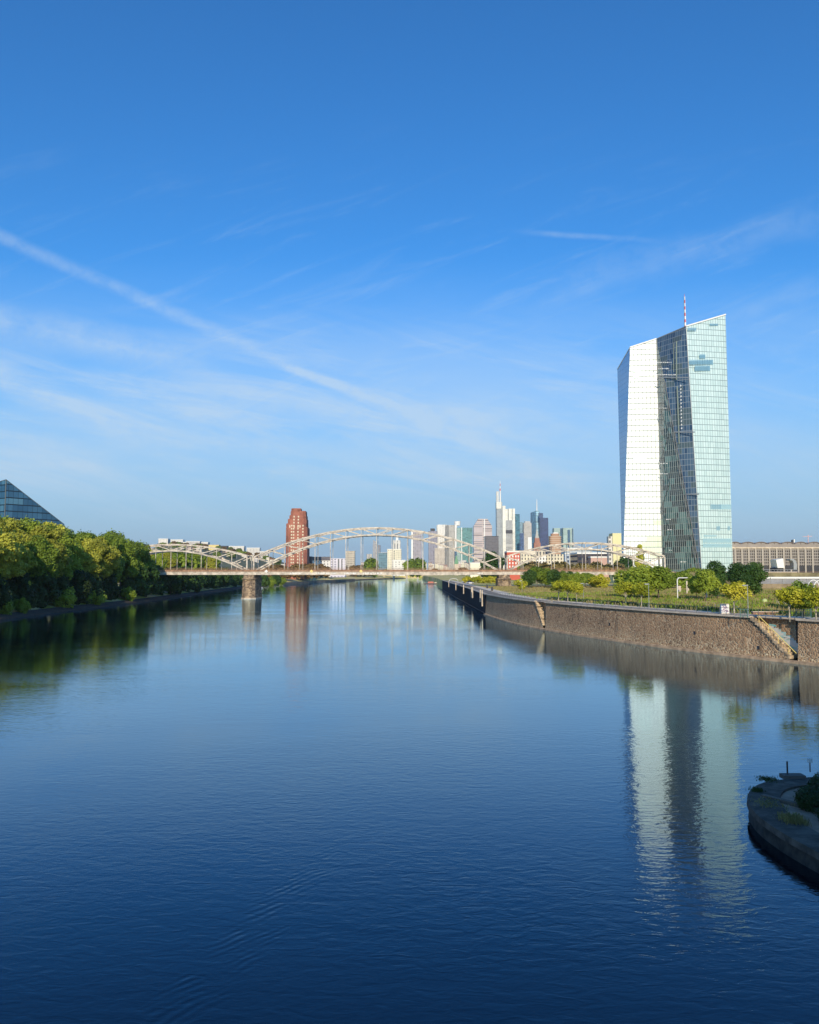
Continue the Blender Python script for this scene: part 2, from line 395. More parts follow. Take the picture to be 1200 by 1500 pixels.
# ---- the stone quay wall with two stair recesses
def stone_mat():
    m = bpy.data.materials.new('basalt_wall'); m.use_nodes = True; t = NT(m.node_tree); b = t.n['Principled BSDF']
    p = t.pos(); z = t.sep(p)[2]
    vo = t.new('ShaderNodeTexVoronoi', feature='DISTANCE_TO_EDGE'); t.put(vo.inputs['Vector'], p); vo.inputs['Scale'].default_value = 2.1
    vc = t.new('ShaderNodeTexVoronoi', feature='F1'); t.put(vc.inputs['Vector'], p); vc.inputs['Scale'].default_value = 2.1
    rnd = t.sep(vc.outputs['Color'])[0]
    st = t.mix(rnd, (.135, .078, .043), (.38, .235, .13))
    st = t.mix(t.sm(t.noise(p, .12, 4, .6), .35, .68), st, (.52, .31, .16), 'MIX')
    st2 = t.mix(.55, st, t.mix(rnd, (.135, .078, .043), (.38, .235, .13)))
    col = t.mix(t.sm(vo.outputs['Distance'], .0, .09), (.64, .47, .29), st2)
    lich = t.m('MULTIPLY', t.sm(t.noise(p, 3.4, 4, .7), .50, .62), t.sm(z, .4, 2.8, .95, .10))
    col = t.mix(lich, col, (.74, .62, .40))
    col = t.mix(t.m('MULTIPLY', t.sm(t.noise(t.mapp(p, (1, 1, .12)), .7, 4, .6), .55, .75), .5), col, (.07, .055, .04))
    t.put(b.inputs['Base Color'], col); b.inputs['Roughness'].default_value = .9
    bn = t.new('ShaderNodeBump'); bn.inputs['Strength'].default_value = .8; bn.inputs['Distance'].default_value = .12; t.put(bn.inputs['Height'], t.sm(vo.outputs['Distance'], 0., .2)); t.l.new(bn.outputs[0], b.inputs['Normal'])
    return m
M['stone'] = stone_mat()
M['step'] = mat('stair_stone', (.43, .32, .20), .9, vary=.6, vscale=1.3)
M['toe'] = mat('toe_stone', (.42, .30, .19), .9, vary=.35, vscale=.8)
TOP = GZ - .02
def near_s(px):                          # index of the near line seen at that pixel column
    best = min(range(len(near_line)), key=lambda i: abs(600 + 1200 * near_line[i][0] / (near_line[i][1] * CP) - px) + (0 if near_line[i][1] > 60 else 1e6))
    return best
REC = [(near_s(783), near_s(797)), (near_s(1099), near_s(1163))]
back = offs(near_line, 1.5)
batt = offs(near_line, .35)
wall = thing('quay_wall', 'curving brown basalt stone quay wall on the right with two stair recesses', 'wall', (near_line[0][0], near_line[0][1], 0))
f = MB(); steps = [MB(), MB()]; bw = MB(); nich = MB()
def wp(i, z):                            # battered face
    t = min(max(z / TOP, 0), 1); a, c = near_line[i], batt[i]
    return (a[0] + (c[0] - a[0]) * t, a[1] + (c[1] - a[1]) * t, z)
for i in range(len(near_line) - 1):
    rec = None
    for k, (s0, s1) in enumerate(REC):
        if s0 <= i < s1: rec = k
    if rec is not None and i >= REC[rec][1] - 3:
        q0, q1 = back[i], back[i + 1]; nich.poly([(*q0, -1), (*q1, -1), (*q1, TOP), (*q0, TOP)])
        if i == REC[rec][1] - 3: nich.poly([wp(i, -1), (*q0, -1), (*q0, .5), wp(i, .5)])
    elif rec is None:
        f.poly([wp(i, -1), wp(i + 1, -1), wp(i + 1, TOP), wp(i, TOP)])
    else:
        s0, s1 = REC[rec]; t = (i - s0) / (s1 - s0)
        zz = max(.5, (TOP + .2) * (1 - t / .95))
        zz = round(zz / .2) * .2
        zz = min(zz, TOP)
        f.poly([wp(i, -1), wp(i + 1, -1), wp(i + 1, zz), wp(i, zz)])
        p0, p1 = wp(i, zz), wp(i + 1, zz); q0, q1 = back[i], back[i + 1]
        steps[rec].poly([p0, p1, (q1[0], q1[1], zz), (q0[0], q0[1], zz)])
        steps[rec].poly([(p1[0], p1[1], zz), (q1[0], q1[1], zz), (q1[0], q1[1], zz - .45), (p1[0], p1[1], zz - .45)])
        # stair cheek: pale dressed stones proud of the face
        n0 = offs(near_line, -.06); e0, e1 = n0[i], n0[i + 1]
        if zz > .8: steps[rec].hexa([(e0[0], e0[1], zz - .42), (e1[0], e1[1], zz - .42), p1[:2] + (zz - .42,), p0[:2] + (zz - .42,), (e0[0], e0[1], zz + .12), (e1[0], e1[1], zz + .12), p1[:2] + (zz + .12,), p0[:2] + (zz + .12,)])
        bw.poly([(q0[0], q0[1], zz - .2), (q1[0], q1[1], zz - .2), (q1[0], q1[1], TOP), (q0[0], q0[1], TOP)])
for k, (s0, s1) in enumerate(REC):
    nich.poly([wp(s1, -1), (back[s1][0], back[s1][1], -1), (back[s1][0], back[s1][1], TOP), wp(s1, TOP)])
f.build('stone_face', M['stone'], wall, uv=False); bw.build('recess_wall', M['stone'], wall, uv=False); nich.build('shade_painted_niche', mat('niche_shade_stone', (.035, .03, .026), .95, vary=.4, vscale=1.), wall, uv=False)  # niche stone coloured dark to stand in for the slot's shade
for s in steps: s.build('stair', M['step'], wall, uv=False)
cp = MB(); o1, o2 = offs(near_line, -.12), offs(near_line, .62)
toe = MB(); t1, t2 = offs(near_line, -.55), offs(near_line, .1)
for i in range(0, len(near_line) - 1):
    j = i + 1
    inrec = any(s0 <= i < s1 for s0, s1 in REC)
    a, b2, c, d = (o1[i], o1[j], o2[j], o2[i])
    if inrec:
        bb = offs([near_line[i], near_line[j]], 1.4); cc = offs([near_line[i], near_line[j]], 1.9); a, b2, c, d = bb[0], bb[1], cc[1], cc[0]
    cp.hexa([(*a, TOP - .02), (*b2, TOP - .02), (*c, TOP - .02), (*d, TOP - .02), (*a, GZ + .22), (*b2, GZ + .22), (*c, GZ + .22), (*d, GZ + .22)])
    toe.hexa([(*t1[i], -1), (*t1[j], -1), (*t2[j], -1), (*t2[i], -1), (*t1[i], .28), (*t1[j], .28), (*t2[j], .42), (*t2[i], .42)])
cp.build('coping', M['concrete'], wall, uv=False); toe.build('toe_ledge', M['toe'], wall, uv=False)
# small drain holes in the stone face
for px in (1016, 1107, 890):
    i = near_s(px); q = wp(i, 1.7 if px > 1100 else 3.0); tx = Vector((near_line[i + 2][0] - near_line[i][0], near_line[i + 2][1] - near_line[i][1], 0)).normalized(); n = Vector((tx.y, -tx.x, 0))
    c = Vector(q) + n * .04
    h = MB(); h.bar(c - tx * .17, c + tx * .17, .1, .5); h.build('drain', M['dark'], wall, uv=False)
# colourful spray paint on the recess wall
def spray(name, cols, i0, i1, zf, parent, seed, offd=1.47):
    rr = random.Random(seed); bk = offs(near_line, offd)
    for ci, c in enumerate(cols):
        s = MB()
        for k in range(64):
            i = rr.randint(i0, i1); t = (i - i0) / (i1 - i0); zc = zf(t) + rr.uniform(-.5, .5)
            j = min(i + rr.randint(1, 3), len(bk) - 1); r1 = rr.uniform(.06, .24)
            e = .004 * ci + .003 * k / 64
            a, b_ = bk[i], bk[j]; n_ = Vector((b_[1] - a[1], -(b_[0] - a[0]))).normalized() * e
            s.poly([(a[0] + n_.x, a[1] + n_.y, zc), (b_[0] + n_.x, b_[1] + n_.y, zc + rr.uniform(-.4, .2)), (b_[0] + n_.x, b_[1] + n_.y, zc + r1 + rr.uniform(-.2, .2)), (a[0] + n_.x, a[1] + n_.y, zc + r1)])
        s.build(name, mat('spray_%d' % ci, c, .6), parent, uv=False)
s0, s1 = REC[1]
spray('graffiti', [(.16, .42, .42), (.34, .50, .46), (.55, .55, .50)], s0 + int((s1 - s0) * .30), s0 + int((s1 - s0) * .92), lambda t: 4.5 - 3.0 * t, wall, 3)
# yellow handrails over the stair
hr = thing('handrail', 'long yellow handrail slanting down the quay stair on the right', 'handrail', (*near_line[s0], GZ))
ia, ib = s0 + int((s1 - s0) * .12), s1 - 1
l1 = offs(near_line, .35)
pts = [(l1[i][0], l1[i][1], 0) for i in (ia, ib)]
hr1 = MB(); hr1.tube((pts[0][0], pts[0][1], GZ - .3 + .9), (pts[1][0], pts[1][1], 1.35), .06, n=6); hr1.build('rail', M['yellow'], hr)
for t in (.1, .35, .6, .85):
    i = int(ia + (ib - ia) * t); zt = (GZ + .6) * (1 - t) + 1.35 * t
    MB().tube((l1[i][0], l1[i][1], zt - .95), (l1[i][0], l1[i][1], zt), .04, n=6).build('post', M['yellow'], hr)

# ---- far sheet-pile wall
sp = thing('sheet_pile_wall', 'blue-black steel sheet pile wall running away towards the bridge', 'wall', (QUAY[2][0], QUAY[2][1], 0))
M['pile'] = mat('pile_steel', (.016, .016, .020), .8, metal=.0, vary=.4, vscale=.3)
def fl(y):
    for a, b_ in zip(far_line[:-1], far_line[1:]):
        if b_[1] <= y <= a[1]:
            t = (y - b_[1]) / (a[1] - b_[1]); return b_[0] + (a[0] - b_[0]) * t
    return far_line[0][0]
s = MB(); y = QUAY[2][1]; k = 0; prev = None
while y < 654:
    o = (0, .0, .32, .32)[k % 4]; step = (.45, .25, .45, .25)[k % 4] * (1 + (y > 380) * 1.5); cur = (fl(y) + o, y)
    if prev: s.poly([(prev[0], prev[1], -1), (cur[0], cur[1], -1), (cur[0], cur[1], GZ - .02), (prev[0], prev[1], GZ - .02)][::-1])
    prev = cur; y += step; k += 1
s.poly([(26, 654, -1), (60, 656, -1), (60, 656, GZ - .02), (26, 654, GZ - .02)])
s.build('piling', M['pile'], sp, uv=False)
c = MB()
for (a, b_) in zip(far_line[:-1], far_line[1:]): c.hexa([(a[0] - .15, a[1], GZ - .02), (b_[0] - .15, b_[1], GZ - .02), (b_[0] + .9, b_[1], GZ - .02), (a[0] + .9, a[1], GZ - .02), (a[0] - .15, a[1], GZ + .2), (b_[0] - .15, b_[1], GZ + .2), (b_[0] + .9, b_[1], GZ + .2), (a[0] + .9, a[1], GZ + .2)])
c.build('coping', M['concrete'], sp, uv=False)
for yy in (254, 262, 302, 308, 362, 430, 520):
    x = fl(yy); q = MB(); q.box(x - .5, x - .12, yy - .35, yy + .35, 2.2 if yy < 258 else 3.2, GZ + 1.1); q.build('fender', M['concrete'], sp, uv=False)
MB().box(fl(260) - .35, fl(260) - .05, 246.5, 654, .2, .5).build('waler', M['pile'], sp, uv=False)

# ---- railing along the quay edge
rl = thing('quay_railing', 'thin dark metal railing along the top of the quay wall', 'railing', (*near_line[0], GZ))
rline = offs(near_line, .25); acc = 0; posts = []; prevp = rline[0]
for i, p in enumerate(rline):
    acc += math.dist(p, prevp); prevp = p
    if p[1] < 66: break
    if acc > 2.15 or not posts: posts.append(i); acc = 0
inrec_ = lambda i: any(s0 <= i < s0 + (s1 - s0) * .15 for s0, s1 in REC)
for i in posts[:98]: MB().box(rline[i][0] - .03, rline[i][0] + .03, rline[i][1] - .03, rline[i][1] + .03, GZ + .2, GZ + 1.25).build('post', M['rail_dark'], rl, uv=False)
for zz, r_ in ((1.25, .03), (.75, .018), (.45, .018)):
    q = MB()
    for a, b_ in zip(posts[:-1], posts[1:]): q.bar((*rline[a], GZ + zz), (*rline[b_], GZ + zz), r_ * 2, r_ * 2)
    q.build('rail', M['rail_dark'], rl, uv=False)

# ---------------------------------------------------------------- trees
def leaf_object(name, m, parent, clumps, n, leaf, seed, flat=.0, zsq=1., up=.35):
    rs = np.random.RandomState(seed); c = np.array([[a[0], a[1], a[2]] for a in clumps], float); r = np.array([a[3] for a in clumps], float)
    w = r ** 2; w /= w.sum(); idx = rs.choice(len(r), n, p=w)
    d = rs.normal(size=(n, 3)); d /= np.linalg.norm(d, axis=1)[:, None]
    rad = r[idx] * (.60 + .42 * rs.rand(n) ** .6 + .38 * (rs.rand(n) < .14) * rs.rand(n))
    pos = c[idx] + d * rad[:, None] * np.array([1, 1, zsq])
    keep = np.ones(n, bool)
    for k in range(len(r)):                      # drop leaves buried deep inside another clump
        dd = (pos - c[k]) / np.array([1, 1, zsq]); keep &= ~((np.linalg.norm(dd, axis=1) < r[k] * .5) & (idx != k))
    pos, d = pos[keep], d[keep]; n = len(pos)
    nrm = d + rs.normal(size=(n, 3)) * .55 + np.array([0, 0, up]); nrm /= np.linalg.norm(nrm, axis=1)[:, None]
    t = np.cross(nrm, rs.normal(size=(n, 3))); t /= np.linalg.norm(t, axis=1)[:, None]; b = np.cross(nrm, t)
    s = leaf * (.55 + .9 * rs.rand(n)); a = t * s[:, None]; e = b * (s * (.45 + .3 * rs.rand(n)))[:, None]
    v = np.stack([pos - a, pos - e, pos + a * 1.1, pos + e], 1).reshape(-1, 3).astype(np.float32)
    me = bpy.data.meshes.new(name); me.vertices.add(4 * n); me.vertices.foreach_set('co', v.ravel())
    me.loops.add(4 * n); me.loops.foreach_set('vertex_index', np.arange(4 * n, dtype=np.int32))
    me.polygons.add(n); me.polygons.foreach_set('loop_start', np.arange(0, 4 * n, 4, dtype=np.int32)); me.polygons.foreach_set('loop_total', np.full(n, 4, np.int32))
    me.update(calc_edges=True); me.materials.append(m)
    o = bpy.data.objects.new(name, me); COL.objects.link(o); o.parent = parent; return o
def tree_proto(m, H, rad, seed, n=6000, leaf=.35, base=.25, clumps=26, bark='bark', label='tree', lean=0., tall=False, r0=None, name='tree', cr=(.24, .46), zsq=1.):
    rr = random.Random(seed); root = thing(name, label, name, (0, 0, 0))
    zc = H * (base + 1) / 2; hz_ = H * (1 - base) / 2; cl_ = []
    for k in range(clumps):
        th = rr.uniform(0, 2 * math.pi); ph = math.asin(rr.uniform(-.95, 1)); q = rr.uniform(.35, .8)
        wdt = math.cos(ph) * q * rad * (1. if not tall else .8)
        r = rad * rr.uniform(*cr); z = zc + math.sin(ph) * q * hz_ * 1.1
        cl_.append((wdt * math.cos(th) + lean * (z / H), wdt * math.sin(th), min(z, H - r * .8), r))
    cl_.append((lean * .8, 0, H - rad * .38, rad * .36))
    t = MB(); r0 = r0 or H * .018; top = (lean * .6, 0, H * .62)
    pts = [(0, 0, -.3), (lean * .1 + rr.uniform(-.1, .1) * r0 * 4, 0, H * .22), (lean * .35, rr.uniform(-1, 1) * r0, H * .42), top]
    for i in range(3): t.tube(pts[i], pts[i + 1], r0 * (1 - .25 * i), r0 * (1 - .25 * (i + 1)), 8)
    for k in range(9):
        c = cl_[(k * 3) % len(cl_)]; q = rr.uniform(.25, .55); s0_ = (lean * q, 0, H * q)
        mid = tuple(s0_[a] * .5 + c[a] * .5 + (0, 0, -.04 * H)[a] for a in range(3))
        t.tube(s0_, mid, r0 * .38, r0 * .25, 5); t.tube(mid, c[:3], r0 * .25, r0 * .08, 5)
    t.build('trunk', M[bark], root, smooth=True, uv=False)
    leaf_object('crown', M[m], root, cl_, n, leaf, seed, zsq=zsq)
    root.location = (0, 0, 0); return root
used = set()
protos = {}
def plant(key, loc, H=None, rot=None, label=None, group=None, rxy=1., rnd=random.Random(5)):
    pr, h0 = protos[key]; s = (H / h0) if H else 1.
    rot = rnd.uniform(0, 6.28) if rot is None else rot
    if key in used: o = dup(pr, loc, rot, (s * rxy, s * rxy, s), label, group)
    else:
        used.add(key); o = pr; o.location = loc; o.rotation_euler = (0, 0, rot); o.scale = (s * rxy, s * rxy, s)
        if label: o['label'] = label
    if group: o['group'] = group
    elif 'group' in o: del o['group']
    return o
def mk(key, *a, **k): protos[key] = (tree_proto(*a, **k), a[1])
mk('poplar1', 'leaf_olive', 26, 8.5, 11, n=26000, leaf=.38, base=.16, clumps=80, cr=(.13, .36), zsq=.62)
mk('poplar2', 'leaf_olive', 26, 8., 12, n=26000, leaf=.38, base=.22, clumps=75, lean=2, cr=(.13, .36), zsq=.62)
mk('poplar3', 'leaf_green', 26, 7.5, 13, n=25000, leaf=.38, base=.14, clumps=70, cr=(.13, .36))
mk('poplar4', 'leaf_green', 26, 8., 14, n=25000, leaf=.38, base=.2, clumps=66, lean=-2, cr=(.13, .36))
mk('under', 'leaf_shade', 12, 5.5, 15, n=6000, leaf=.5, base=.02, clumps=24, name='shrub')  # undergrowth trees, kept under the shrub name and category
mk('shrub', 'leaf_green', 5, 3.2, 16, n=3500, leaf=.28, base=.02, clumps=18, name='shrub')
mk('park1', 'leaf_green', 9, 4.2, 21, n=9000, leaf=.23, base=.16, clumps=48, cr=(.16, .4))
mk('park2', 'leaf_dark', 10, 3.8, 22, n=9500, leaf=.23, base=.1, clumps=48, tall=True, cr=(.16, .4))
mk('park3', 'leaf_green', 9, 3.6, 23, n=8000, leaf=.23, base=.22, clumps=40, cr=(.16, .4))
mk('lollipop1', 'leaf_yellow', 5, 1.9, 24, n=2200, leaf=.17, base=.42, clumps=20, bark='bark_pale', r0=.11)
mk('lollipop2', 'leaf_yellow', 5, 1.9, 25, n=2200, leaf=.17, base=.46, clumps=18, bark='bark_pale', r0=.11)
mk('bushy', 'leaf_yellow', 5, 2.6, 26, n=2400, leaf=.24, base=.05, clumps=16)
mk('far_green', 'leaf_green', 14, 7, 27, n=2500, leaf=.85, base=.08, clumps=22)
mk('far_brown', 'leaf_brown', 14, 7.5, 28, n=2500, leaf=.85, base=.05, clumps=22)
mk('far_dry', 'leaf_dry', 6, 3.6, 29, n=1500, leaf=.45, base=.0, clumps=16, name='shrub')
mk('column', 'leaf_olive', 18, 3.0, 30, n=4000, leaf=.45, base=.05, clumps=26, tall=True)
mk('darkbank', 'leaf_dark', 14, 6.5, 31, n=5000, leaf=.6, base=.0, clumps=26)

# left bank belt
rr = random.Random(77)
def lx(y):
    for a, b_ in zip(LEFT[:-1], LEFT[1:]):
        if a[1] <= y <= b_[1]: return a[0] + (b_[0] - a[0]) * (y - a[1]) / (b_[1] - a[1])
    return -110
gl = 'trees in the belt along the left river bank'
yy = 176; k = 0
# crown tops read off the skyline of the belt
sky_ = [(0, 745), (60, 758), (100, 768), (140, 774), (180, 779), (215, 785), (232, 790)]
def topz(x, y):
    px = 600 + 1200 * x / (y * CP); px = min(max(px, 0), 232)
    for (a, b_), (c_, d_) in zip(sky_[:-1], sky_[1:]):
        if a <= px <= c_: return Z(b_ + (d_ - b_) * (px - a) / (c_ - a), y)
    return Z(790, y)
while yy < 384:
    for row, dx in enumerate((9.5, 22, 36)):
        y = yy + rr.uniform(-3, 3) + row * 4; x = lx(y) - dx + rr.uniform(-1.5, 1.5)
        z0 = (2.3, 4.2, 5.2)[row]; tz = topz(x, y) - rr.uniform(0, 3) - (0, 0, 1)[row]
        if row == 0: tz -= rr.uniform(0, 5)
        key = rr.choice(['poplar1', 'poplar2', 'poplar1'] if y < 250 else (['poplar1', 'poplar2', 'poplar3', 'poplar4'] if y < 315 else ['poplar3', 'poplar4', 'poplar3', 'poplar4', 'poplar1']))
        px_ = 600 + 1200 * x / y; rw = ('overhanging the water', 'in the middle row', 'in the back row')[row]
        rg = 'at the left edge of the picture' if px_ < 50 else 'below the sloping glass building' if px_ < 95 else 'midway along the bank belt' if px_ < 150 else 'in the belt just short of the bridge' if px_ < 195 else 'where the belt meets the bridge'
        lb = ('tall olive-green tree ' if key in ('poplar1', 'poplar2') else 'tall fresh-green tree ') + rw + ' ' + rg
        plant(key, (x, y, z0), max(14, tz - z0), label=lb, group=lb.replace('tree', 'trees', 1))
    yy += 10.5
UR = ('nearest the left picture edge', 'below the sloping glass building', 'midway along the belt', 'short of the bridge', 'right below the bridge end')
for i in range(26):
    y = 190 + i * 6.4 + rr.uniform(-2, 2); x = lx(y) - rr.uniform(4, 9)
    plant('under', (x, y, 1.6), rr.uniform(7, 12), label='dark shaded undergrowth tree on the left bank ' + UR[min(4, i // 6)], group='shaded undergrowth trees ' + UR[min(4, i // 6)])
for px, h, lb in ((33, 4.2, 'small pale green bush at the left bank waterline, nearest to the left edge'), (97, 6.5, 'broad rounded bush at the foot of the left bank trees'), (139, 6.5, 'pale grey-green bush on the left bank, right of the broad rounded one'), (10, 4, 'low bush by the water at the left edge of the picture'), (190, 5.5, 'dim bush under the hanging branches of the left bank')):
    for yt in range(200, 400):
        if 600 + 1200 * (lx(yt) - 2.5) / yt >= px: break
    plant('shrub', (lx(yt) - 2.5, yt, .9), h, label=lb)
BR = ('beneath the left end of the bridge deck', 'beneath the deck, left of the pier', 'seen just left of the river pier', 'seen right of the river pier')
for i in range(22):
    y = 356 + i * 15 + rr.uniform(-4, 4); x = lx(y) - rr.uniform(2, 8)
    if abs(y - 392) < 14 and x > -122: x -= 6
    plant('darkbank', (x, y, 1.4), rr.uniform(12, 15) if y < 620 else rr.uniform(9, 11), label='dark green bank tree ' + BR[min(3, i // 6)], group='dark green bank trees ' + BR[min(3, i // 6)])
for i in range(24):
    y = rr.uniform(425, 640); x = lx(y) - rr.uniform(14, 75)
    px_ = 600 + 1200 * x / y; key = rr.choice(['poplar3', 'far_green', 'poplar1'])
    lb = ('olive' if key == 'poplar1' else 'green') + ' tree ' + ('behind the far left end of the left arch' if px_ < 260 else 'behind the crown of the left arch' if px_ < 310 else 'behind the right flank of the left arch')
    plant(key, (x, y, 4.5), rr.uniform(17, 22) * (1 if y < 520 else 1.15), label=lb, group=lb.replace('tree', 'trees', 1))
# ---------------------------------------------------------------- railway bridge
BC = Vector((X(551.5, 392), 392, 0)); TH = R(-2)
bd = Vector((math.cos(TH), math.sin(TH), 0)); be = Vector((-math.sin(TH), math.cos(TH), 0))
def B(s, w, z): return BC + bd * s + be * w + Vector((0, 0, z))
br = thing('railway_bridge', 'cream steel railway bridge with one wide and two smaller truss arches across the river', 'bridge', tuple(B(0, 5, 0)))
CS = M['cream_steel']
def span(s0, s1, n, zu0, zu1, zl0, zl1):
    mid, hl = (s0 + s1) / 2, (s1 - s0) / 2
    up = lambda s: zu1 - (zu1 - zu0) * ((s - mid) / hl) ** 2
    lo = lambda s: zl1 - (zl1 - zl0) * ((s - mid) / hl) ** 2
    ss = [s0 + (s1 - s0) * i / n for i in range(n + 1)]
    for w in (0, 9.5):
        MB().sweep([B(s, w, up(s)) for s in ss], .75, .62).build('upper_chord', CS, br)
        MB().sweep([B(s, w, lo(s)) for s in ss], .75, .66).build('lower_chord', CS, br)
        for i, s in enumerate(ss):
            edge_ = i in (0, n)
            MB().bar(B(s, w, 12.6), B(s, w, up(s) - .3), .62 if edge_ else .26, .62 if edge_ else .30).build('end_post' if edge_ else 'hanger', CS, br)
        for i in range(n):
            a, b_ = (ss[i], ss[i + 1]) if i < n / 2 else (ss[i + 1], ss[i])
            MB().bar(B(a, w, up(a) - .2), B(b_, w, lo(b_) + .2), .34, .38).build('diagonal', CS, br)
    # wind bracing between the two trusses
    wb = MB()
    for i, s in enumerate(ss):
        wb.bar(B(s, .3, up(s)), B(s, 9.2, up(s)), .3, .4)
        if lo(s) > 19: wb.bar(B(s, .3, lo(s)), B(s, 9.2, lo(s)), .3, .4)
        if i < n: wb.bar(B(s, .3 if i % 2 else 9.2, up(s)), B(ss[i + 1], 9.2 if i % 2 else .3, up(ss[i + 1])), .18, .2)
    wb.build('wind_bracing', CS, br)
span(-59, 59, 16, 19.9, 33.9, 13.0, 30.5)
span(62.3, 136.3, 10, 20.2, 26.6, 13.0, 23.6)
span(-136.3, -62.3, 10, 20.2, 26.0, 13.0, 23.0)
for w in (-.55, 9.9):
    MB().bar(B(-138, w, 12.05), B(138, w, 12.05), .5, 1.35).build('main_girder', CS, br)
    MB().bar(B(-138, w - (.32 if w < 0 else -.32), 12.78), B(138, w - (.32 if w < 0 else -.32), 12.78), .28, .16).build('girder_flange', CS, br)
    MB().bar(B(-138, w + .05, 13.35), B(138, w + .05, 13.35), .12, .95).build('trough_side', M['rust_steel'], br)
    hr_ = MB()
    for zz in (14.15, 14.6): hr_.bar(B(-138, w - .4, zz), B(138, w - .4, zz), .07, .07)
    s = -138
    while s <= 138: hr_.bar(B(s, w - .4, 13.), B(s, w - .4, 14.6), .07, .07); s += 1.85
    hr_.build('handrail', M['rust_steel'], br)
MB().bar(B(-138, 4.7, 12.35), B(138, 4.7, 12.35), 10.2, .5).build('track_deck', M['rust_steel'], br)
bt = MB(); s = -138
while s < 138: bt.bar(B(s, -.3, 11.75), B(s, 9.7, 11.75), .3, .7); s += 3.7
bt.build('cross_beams', M['rust_steel'], br)
tr = MB()
for w in (2.2, 3.65, 6., 7.45): tr.bar(B(-170, w, 12.72), B(220, w, 12.72), .1, .16)
tr.build('rails', M['rust_steel'], br)
def masonry():
    m = bpy.data.materials.new('pier_masonry'); m.use_nodes = True; t = NT(m.node_tree); b = t.n['Principled BSDF']; p = t.pos()
    v = t.new('ShaderNodeTexVoronoi', feature='F1', distance='CHEBYCHEV'); t.put(v.inputs['Vector'], t.mapp(p, (.8, .8, 1.5))); v.inputs['Scale'].default_value = 1.
    c = t.mix(t.sep(v.outputs['Color'])[0], (.16, .11, .07), (.50, .36, .22)); c = t.mix(t.sm(t.noise(p, .5, 5, .7), .45, .65), c, (.13, .095, .07))
    t.put(b.inputs['Base Color'], c); b.inputs['Roughness'].default_value = .92
    bn = t.new('ShaderNodeBump'); bn.inputs['Strength'].default_value = .7; bn.inputs['Distance'].default_value = .25; t.put(bn.inputs['Height'], v.outputs['Distance']); t.l.new(bn.outputs[0], b.inputs['Normal'])
    return m
M['masonry'] = masonry()
for sg, hz0 in ((-1, -1), (1, GZ - .5)):
    s = 60.65 * sg; pr = MB()
    def fp(a, n_): return [tuple(B(s - a, -3.2 - n_ * .2, 0))[:2], tuple(B(s - a * .45, -5.4 - n_, 0))[:2], tuple(B(s + a * .45, -5.4 - n_, 0))[:2], tuple(B(s + a, -3.2 - n_ * .2, 0))[:2], tuple(B(s + a, 12, 0))[:2], tuple(B(s + a * .45, 15, 0))[:2], tuple(B(s - a * .45, 15, 0))[:2], tuple(B(s - a, 12, 0))[:2]]
    pr.prism(fp(3.3, 0), hz0, 9.2, .10)
    pr.build('pier', M['masonry'], br)
    MB().prism(fp(3.25, 0), 9.2, 9.75, .02).build('pier_cap', M['masonry'], br)
    MB().prism(fp(2.6, -.8), 9.75, 11.4, .03).build('bearing_block', M['masonry'], br)
    if sg < 0: MB().prism(fp(3.6, .3), -1, .55, .02).build('pier_plinth', M['concrete'], br)
for sg in (-1, 1):
    a = 137 * sg; q = MB()
    q.prism([tuple(B(a - 3, -4, 0))[:2], tuple(B(a + 3, -4, 0))[:2], tuple(B(a + 3, 13.5, 0))[:2], tuple(B(a - 3, 13.5, 0))[:2]], 0, 12.9)
    q.build('abutment', M['masonry'], br)
# pale painted strokes (illegible spray lettering) on the girder
rr = random.Random(4)
for k, (p0, p1) in enumerate(((425, 441), (463, 476), (478, 492), (505, 511), (513, 521), (533, 545), (548, 561), (700, 708))):
    q = MB(); x = X(p0, 391) - BC.x; x1 = X(p1, 391) - BC.x
    while x < x1:
        h = rr.uniform(.55, .95); q.bar(B(x, -.82, 12.1 - h / 2), B(x + rr.uniform(-.15, .3), -.82, 12.1 + h / 2), .03, .26, (1, 0, 0))
        if rr.random() < .6: q.bar(B(x, -.83, 12.1 + rr.uniform(-.3, .35)), B(x + .75, -.83, 12.1 + rr.uniform(-.3, .35)), .03, .2)
        x += rr.uniform(.6, .85)
    q.build('graffiti', M['white'], br)
for px, m in ((389, 'white'), (456, 'yellow'), (529, 'yellow')):
    s = X(px, 391) - BC.x; q = MB(); c = [B(s, -.95, 13.9), B(s + .85, -.95, 13.05), B(s, -.95, 12.2), B(s - .85, -.95, 13.05)]
    q.poly([p for p in c]); q.poly([p + Vector((0, .06, 0)) for p in c][::-1])
    for i in range(4): q.poly([c[i], c[i] + Vector((0, .06, 0)), c[(i + 1) % 4] + Vector((0, .06, 0)), c[(i + 1) % 4]])
    q.build('diamond_sign', M[m], br)

# embankments at the two ends of the bridge
M['bankgrass'] = mat('embankment', (.20, .17, .09), .95, vary=.45, vscale=.25)
e = MB(); a0 = B(139, -2, 0)
e.prism([tuple(B(139, -9, 0))[:2], (200, 372), (330, 395), (330, 430), (200, 420), tuple(B(139, 20, 0))[:2]], GZ - .5, 12.4, .0)
tag(e.build('railway_embankment', M['bankgrass']), 'dry grassy railway embankment behind the park bushes, carrying the tracks from the bridge', 'embankment')
e = MB(); e.prism([tuple(B(-330, -9, 0))[:2], tuple(B(-139, -9, 0))[:2], tuple(B(-139, 20, 0))[:2], tuple(B(-330, 20, 0))[:2]], 0, 12.4)
tag(e.build('railway_embankment', M['bankgrass']), 'railway embankment hidden in the trees at the left end of the bridge', 'embankment')

